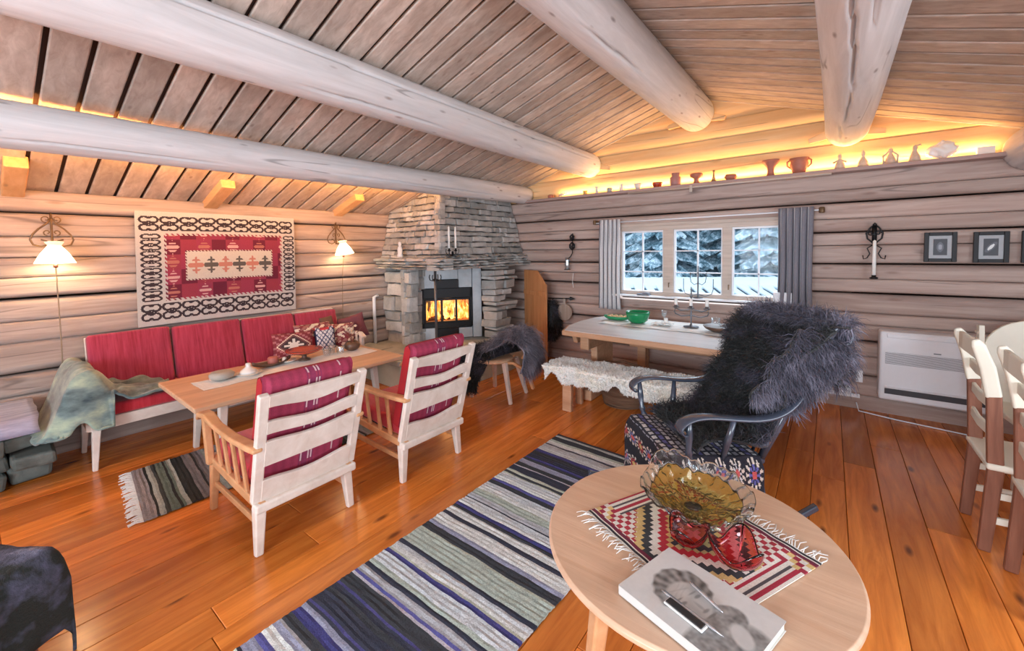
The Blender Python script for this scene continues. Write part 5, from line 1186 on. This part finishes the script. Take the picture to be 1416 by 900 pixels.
k = strands(ga, 15000, .085, .0045, .85, .35, 5, .5, seed=21, up=lambda p: nv+Vector((0, 0, .6))).build('fleece_wool', m_blackfur, T, W=True); k['kind'] = 'stuff'
m_rufffur = fur_mat('purple_grey_fleece', (.035, .035, .05), (.12, .115, .17), (.26, .25, .33))
k = strands(gb, 12000, .10, .0045, .55, .55, 5, .55, seed=22, up=lambda p: p-cen).build('fleece_wool', m_rufffur, T, W=True); k['kind'] = 'stuff'; k['label'] = 'long purple grey wool over the chair top'
qa = drape([rcw(*p) for p in ((-.27, .27, .72), (-.36, .30, .86), (-.45, .31, 1.0), (-.53, .31, 1.10))], .13, 16, 12, .03, 5, .1, 5, side=nv+Vector((0, 0, .35)), nrm=sd)
qa.build('hide', m_blackfur, T, W=True, smooth=True, solid=.012); k = strands(qa, 5200, .085, .0045, .8, .5, 5, .6, seed=24, up=lambda p: sd+Vector((0, 0, .2))).build('fleece_wool', m_rufffur, T, W=True); k['kind'] = 'stuff'; k['label'] = 'grey wool tufts down the near side of the back'
k = strands(gb, 6000, .09, .0045, .6, .6, 5, .6, seed=25, up=lambda p: cen-p+sd*.4).build('fleece_wool', m_rufffur, T, W=True); k['kind'] = 'stuff'
# crocheted blanket on the seat
def cro(u, v):
    def flower(cu, cv, r, a_, b_):
        x, y = (u-cu)*1.6, (v-cv)*1.0; d = math.hypot(x, y); th = math.atan2(y, x)
        if d < r*.28: return a_
        if d < r*.62: return b_ if math.cos(th*8) > -.2 else (.02, .02, .03)
        if d < r: return (.66, .58, .52) if math.cos(th*11) > .1 else (.02, .02, .03)
        return None
    if u > .60:
        for i in range(8):
            for j in range(2):
                f_ = flower(.70+.2*j, .06+.125*i, .085, (.60, .10, .08) if (i+j) % 3 else (.55, .42, .16), (.45, .05, .06) if (i+j) % 2 else (.22, .22, .42))
                if f_: return f_
        return (.018, .018, .028)
    if v > .80 or v < .16:
        for i in range(6):
            f_ = flower(.06+.11*i, .90 if v > .5 else .08, .085, (.55, .10, .10), (.60, .58, .60) if i % 2 else (.12, .12, .38))
            if f_: return f_
        return (.018, .018, .03)
    s = (u*26) % 1; k = int(u*26)
    if s < .34: return (.02, .02, .03)
    return ((.50, .49, .52), (.10, .10, .28), (.56, .54, .54), (.30, .30, .36))[k % 4] if int(v*55+k*.5) % 3 else (.03, .03, .05)
def crf(u, v):
    w = lerp(-.46, .46, v); x = lerp(-.20, .66, u); xd = max(0, x-.30); yd = max(0, abs(w)-.285)
    yy = max(-.285, min(.285, w)); yy += (1 if yy > 0 else -1)*.03*(yd > 0)*min(1, yd*20)
    xx = min(x, .30)+.025*(xd > 0)*min(1, xd*20)
    z = .462+.06*min(xx, .28)-xd*1.0-yd*1.0+.010*noise.noise(Vector((u*9, v*9, 2))); z += .03*max(0, 1-abs(x-.12)/.3)*0
    return rcw(xx+.02*noise.noise(Vector((u*3, v*6, 4)))*(yd > 0 or xd > 0), yy+.02*noise.noise(Vector((v*3, u*6, 1)))*(yd > 0 or xd > 0), z)
m = M(); m.grid(crf, 150, 150, cro); m.f = [tuple(reversed(q)) for q in m.f]
m.top('crocheted_blanket', colmat('crochet', .95, 130, 1, .35), 'dark crocheted blanket with flower squares on the rocking chair seat', 'blanket', solid=.010)

# ============================================================ ROUND TABLE
RX_, RY_ = -.39, 1.531
RT = thing('round_table', 'round pale wood table in the foreground', 'table', (RX_, RY_, 0))
m = M(); m.lathe([(0, .515), (.47, .515), (.49, .520), (.499, .530), (.499, .541), (.492, .549), (0, .550)], n=96); m.build('tabletop', wood('table_beech', (.68, .42, .27), (.82, .58, .41), (1.2, 16, 1), 1.5, .38, 0, .03, island=False), RT, smooth=False, bevel=.002)
m = M(); m.lathe([(.355, .44), (.375, .44), (.375, .515), (.355, .515)], n=64); m.build('apron', m_oiled, RT)
for a in (45, 135, 225, 315):
    c, s = math.cos(math.radians(a+8)), math.sin(math.radians(a+8)); m = M(); m.bar((.40*c, .40*s, 0), (.33*c, .33*s, .51), .042, .042, .062, .062, side=(-s, c, 0)); m.build('leg', m_oiled, RT, bevel=.01, seg=3)
# kilim mat
KA = Vector((-.741, 1.433, .553)); e1 = Vector((.90, -.44, 0)).normalized(); e2 = Vector((.40, .92, 0)); e2 = (e2-e1*e2.dot(e1)).normalized()
KW, KL = .575, .505
def kil(u, v):
    s = round((u-.5)*30)/30; t_ = round((v-.5)*26)/26
    if v < .045 or v > .955: return (.03, .03, .04) if (.012 < v < .03 or .97 < v < .988) else ((.78, .75, .68) if v < .5 else (.80, .78, .72))
    if v < .075 or v > .93: return (.16, .02, .05)
    if u > .86 or u < .14:
        k = int(v*16) if u > .86 else int(v*16)
        if abs(v-.5) > .30:
            return ((.36, .03, .06), (.78, .74, .68), (.70, .52, .22))[(int(u*29)+int(v*25)) % 3]
        return ((.42, .03, .06), (.80, .77, .70), (.10, .09, .10), (.80, .77, .70))[int(u*50) % 4]
    d = abs(s)*1.0/.40+abs(t_)*1.0/.46
    if d < .16: return (.80, .77, .70)
    if d < .30: return (.62, .20, .06) if t_ < 0 else (.40, .44, .20)
    if d < .42: return (.05, .05, .06)
    if d < .58: return (.66, .46, .18) if (t_ > 0) == (s > 0) else (.52, .50, .24)
    if d < .72: return (.48, .03, .05)
    if d < .88: return (.80, .78, .71)
    if d < 1.02: return (.045, .05, .055)
    if d < 1.18: return (.66, .48, .20)
    return ((.44, .04, .06), (.80, .77, .71))[(int(u*29)+int(v*25)) % 2]
T = thing('kilim_mat', 'small geometric kilim mat with fringed ends on the round table', 'mat', (-.39, 1.5, .551))
m = M(); m.grid(lambda u, v: KA+e1*(u*KW)+e2*(v*KL)+Vector((0, 0, .001*math.sin(u*40))), 116, 100, kil); m.build('weave', m_col, T, W=True, solid=.003)
for v0, sg in ((0, -1), (1, 1)):
    m = M(); rnd = random.Random(5+sg)
    for k in range(64):
        a = KA+e1*(KW*(k+.5)/64)+e2*(v0*KL); L_ = rnd.uniform(.035, .062); b = a+e2*sg*L_+e1*rnd.uniform(-.022, .022)+Vector((0, 0, .002)); c = (a+b)/2+e1*rnd.uniform(-.01, .01)+Vector((0, 0, rnd.uniform(.002, .010))); m.tube([a, c, b], [.0019, .0016, .0012], 5)
    k_ = m.build('fringe', m_linen, T, W=True, smooth=True); k_['kind'] = 'stuff'
# big glass bowl
BX, BY = -.405, 1.66
T = thing('glass_bowl', 'large wavy leaf shaped bowl of amber and clear crinkled glass', 'bowl', (BX, BY, .557))
def gb_(u, v):
    a = 2*PI*u; wv = .22*math.sin(3*a+.6)+.14*math.sin(5*a+1.7)+.10*math.sin(2*a); r = .028+.135*v**.8*(1+.35*wv*v+.22*abs(math.cos(a-.5))*v)
    z = .022+.080*v**1.5+.055*v*v*wv+.045*v*v*math.cos(a-2.3); n_ = .016*noise.noise(Vector((math.cos(a)*6, math.sin(a)*6, v*7)))*(v > .1)+.005*math.sin(a*23)*v
    return Vector((r*math.cos(a), r*math.sin(a), z+n_))
m = M(); m.grid(lambda u, v: gb_(u, v*.80), 140, 22); m.build('bowl', m_amber, T, smooth=True, solid=.005)
m = M(); m.grid(lambda u, v: gb_(u, .80+v*.22), 160, 8); m.build('rim', glass('icy_glass', (.86, .93, .95), .05), T, smooth=True, solid=.006)
m = M(); m.lathe([(0, 0), (.05, 0), (.055, .006), (.03, .014), (.026, .024), (0, .026)], n=24); m.build('foot', m_clear, T, smooth=True)
# red petal votives
def votive(x, y, label, s, rot):
    T = thing('red_votive', label, 'glass', (x, y, .557), rot, 'red glass votives')
    def fn(u, v):
        a = 2*PI*u; pk = .5+.5*math.cos(3*a); r = (.016+.052*math.sin(min(1, v*1.2)*1.5))*(1+.30*pk*v)*s; return (r*math.cos(a), r*math.sin(a), (.004+v*(.052+.050*pk*v))*s)
    m = M(); m.grid(fn, 60, 16); m.build('cup', m_redglass, T, smooth=True, solid=.004)
    m = M(); m.lathe([(0, .004), (.018*s, .004), (.019*s, .009), (0, .009)], n=16); m.build('base', m_redglass, T)
votive(-.375, 1.462, 'red petal shaped glass votive nearer the amber bowl', .80, .4); votive(-.222, 1.45, 'red petal shaped glass votive at the right of the pair', .95, 1.5)
# book with a drawn cover
A1 = Vector((-.412, 1.381, 0)); eu = Vector((.336, -.099, 0)).normalized(); ev = Vector((-.099, -.336, 0)).normalized(); ev = -Vector((eu.y, -eu.x, 0)) if Vector((eu.y, -eu.x, 0)).dot(ev) < 0 else Vector((eu.y, -eu.x, 0))
BW, BH = .35, .258
def face(u, v):
    x, y = u, v*BH/BW; N = lambda s_, q=0: noise.noise(Vector((x*s_, y*s_, q))); S = lambda e, w_=.12: max(0, min(1, .5-e/w_))
    el = lambda cx, cy, rx, ry, an=0: math.hypot(((x-cx)*math.cos(an)+(y-cy)*math.sin(an))/rx, (-(x-cx)*math.sin(an)+(y-cy)*math.cos(an))/ry)-1
    g = .62+.02*N(5)
    g = lerp(g, .26+.14*N(11, 2)+.10*N(34, 4), S(min(el(.86, .60, .26, .36, .3), el(.72, .38, .14, .20, .2)), .12))   # shoulders and coat
    g = lerp(g, .52+.05*N(9), S(el(.86, .40, .11, .07, .7), .3))                                                     # pale lapel
    g = lerp(g, .20+.10*N(22, 1)+.07*math.sin(math.atan2(y-.42, x-.42)*17+8*el(.40, .40, .27, .25)), S(el(.36, .36, .235, .235, .2)+.12*N(13, 3), .10))  # hair
    g = lerp(g, .46+.10*N(8, 5), S(el(.45, .40, .185, .165, .3)+.05*N(9, 8), .16))                                    # face
    g = lerp(g, .56, S(el(.36, .46, .07, .12, .2), .6)*.8)                                                            # brow light
    for cx, cy in ((.47, .32), (.44, .47)): g = lerp(g, .16, S(el(cx, cy, .014, .034, .15), .7)*.8); g = lerp(g, .20, S(el(cx-.045, cy, .008, .045, .15), .8)*.7)
    g = lerp(g, .26, S(el(.535, .395, .05, .014, .1), .8)*.6); g = lerp(g, .18, S(el(.585, .395, .013, .035, .15), .8)*.8); g = lerp(g, .14, S(el(.635, .40, .010, .055, .15), .8)*.8)
    for k_ in range(5): g -= .05*S(abs(x-(.30+.022*k_+.02*math.sin(y*20+k_)))/.006-1, 1)*S(el(.34, .42, .09, .12), .4)
    g = max(.03, min(.68, g)); return (g, g*.99, g*.97)
T = thing('book', 'large hardback book with a pencil portrait cover on the round table', 'book', (-.25, 1.2, .552))
def bk(u, v, z): p = A1+eu*(u*BW)+ev*(v*BH); return Vector((p.x, p.y, z))
m = M(); m.prism([(.0, .0), (1, .0), (1, 1), (0, 1)], lambda u, v, t: bk(u, v, t), .5525, .5555); m.prism([(0, .0), (1, 0), (1, 1), (0, 1)], lambda u, v, t: bk(u, v, t), .5785, .581); m.prism([(0, .982), (1, .982), (1, 1.0), (0, 1.0)], lambda u, v, t: bk(u, v, t), .5525, .581)
m.build('cover', plain('book_board', (.66, .65, .63), .45, var=.05), T, W=True, bevel=.0012)
m = M(); m.prism([(.012, .012), (.988, .012), (.988, .98), (.012, .98)], lambda u, v, t: bk(u, v, t), .5555, .5785); m.build('pages', plain('paper', (.80, .74, .62), .8), T, W=True)
m = M(); m.grid(lambda u, v: bk(u, v, .5814), 180, 134, face); m.f = [tuple(reversed(q)) for q in m.f]; m.build('cover_picture', m_print, T, W=True)
# pen case and pens on the book
c0, c1 = Vector((-.352, 1.158, .583)), Vector((-.232, 1.118, .583)); dc = (c1-c0).normalized(); nc = Vector((-dc.y, dc.x, 0))
T = thing('eyeglass_case', 'slim black case with pale rim lying on the book', 'case', (-.29, 1.14, .582))
m = M(); m.prism([(0, -.014), (.115, -.014), (.115, .014), (0, .014)], lambda u, v, t: c0+dc*u+nc*v+Vector((0, 0, t)), 0, .006); m.build('rim', m_porc, T, W=True, bevel=.002)
m = M(); m.prism([(.004, -.011), (.111, -.011), (.111, .011), (.004, .011)], lambda u, v, t: c0+dc*u+nc*v+Vector((0, 0, t)), .006, .010); m.build('lid', plain('black_leather', (.02, .02, .022), .6, bump=.6), T, W=True, bevel=.002)
def pen(a, b, label, mat):
    a, b = Vector(a), Vector(b); T = thing('pen', label, 'pen', tuple(a), 0, 'pens on the book'); m = M(); m.tube([a.lerp(b, .0), a.lerp(b, .10), a.lerp(b, .85), a.lerp(b, .96), b], [.003, .0045, .0045, .002, .0006], 10); m.build('barrel', mat, T, W=True, smooth=True)
    m = M(); q = Vector((0, 0, .005)); m.tube([a.lerp(b, .05)+q, a.lerp(b, .35)+q], .0014, 6); m.build('clip', m_iron_g, T, W=True)
m_pen = plain('silver_pen', (.62, .62, .64), .25, .7)
pen((-.372, 1.182, .5875), (-.20, 1.128, .5875), 'silver ballpoint pen lying beside the black case on the book', m_pen)
pen((-.315, 1.262, .5865), (-.215, 1.205, .5865), 'short silver pen lying across the printed face', m_pen)

# ============================================================ RIGHT EDGE: DINING CHAIRS AND TABLE
m_rb = wood('red_brown_leg', (.20, .07, .04), (.36, .15, .09), Z_GR, 2, .5, .1, .08)
CH = thing('ladder_chair', 'tall cream backed wooden chair at the right edge, farther of two', 'chair', (.86, 3.30, 0))
for y in (-.185, .185):
    m = M(); m.strip([(-.205, y, 0), (-.175, y, .42), (-.19, y, .82)], [.034, .036, .034], [.048, .060, .055]); m.build('leg', m_rb, CH, bevel=.008)
    m = M(); m.strip([(-.19, y, .80), (-.215, y, .95), (-.25, y, 1.06), (-.262, y, 1.09)], [.036, .036, .032, .022], [.060, .060, .052, .03]); m.build('back_post', m_cream, CH, bevel=.010, seg=3)
    m = M(); m.bar((.19, y, 0), (.19, y, .44), .036, .036); m.build('leg', m_rb, CH, bevel=.006)
    m = M(); m.bar((-.18, y, .17), (.19, y, .19), .02, .035); m.bar((-.175, y, .30), (.19, y, .32), .02, .035); m.build('stretcher', m_cream, CH, bevel=.004)
m = M(); m.box((0, 0, .45), (.42, .42, .035)); m.build('seat', m_cream, CH, bevel=.012, seg=3)
m = M(); m.strip([(-.245, -.185, 1.03), (-.262, 0, 1.045), (-.245, .185, 1.03)], .022, .09, side=(1, 0, 0))
for z in (.62, .76, .90): m.strip([(-.19-.04*max(0, z-.8)*3, -.185, z), (-.20-.04*max(0, z-.8)*3, 0, z), (-.19-.04*max(0, z-.8)*3, .185, z)], .018, .055, side=(1, 0, 0))
m.build('ladder_rails', m_cream, CH, bevel=.006)
dup(CH, (.915, 2.79, 0), -.04, 'tall cream backed wooden chair at the right edge, nearer and cut by the frame')
T = thing('kitchen_table', 'cream topped table edge visible behind the right hand chairs', 'table', (1.40, 3.2, 0))
m = M(); m.box((0, 0, .735), (.96, 1.5, .03)); m.build('tabletop', m_cream, T, bevel=.008)
for x in (-.40, .40):
    for y in (-.66, .66): m = M(); m.bar((x, y, 0), (x, y, .72), .04, .04, .06, .06); m.build('leg', m_cream, T, bevel=.006)
T = thing('arched_chair', 'cream chair with rounded arched back and ribbed side by the heater', 'chair', (1.16, 4.22, 0), -PI/2+.10)
def ap(u): return u
pol = [(-.24, .44), (.24, .44), (.25, .72)]+[(.25*math.cos(a_), .80+.24*math.sin(a_)) for a_ in [k*PI/14 for k in range(0, 15)]]+[(-.25, .72)]
m = M(); m.prism(pol, lambda u, v, t: (-.20-.06*(v-.44)-t, u, v), 0, .025); m.build('backrest', m_cream, T, bevel=.006)
m = M(); m.box((0, 0, .44), (.44, .48, .04)); m.build('seat', m_cream, T, bevel=.01)
for x in (-.19, .19):
    for y in (-.20, .20): m = M(); m.bar((x*1.1, y*1.08, 0), (x, y, .43), .036, .036); m.build('leg', m_cream, T, bevel=.005)
for y in (-.262, .262):
    m = M(); m.bar((-.20, y, .44), (-.235, y, .99), .05, .03, side=(1, 0, 0))
    for k in range(9): m.box((-.215-.035*k/9, y, .52+.052*k), (.058, .038, .018))
    m.build('ribbed_post', m_cream, T, bevel=.004)
lt('wooden_bowl', [(0, 0), (.03, 0), (.06, .03), (.065, .055), (.06, .055), (0, .02)], (1.03, 3.80, .752), m_brownc, 'small dark bowl on the cream table at the right edge', 'bowl')
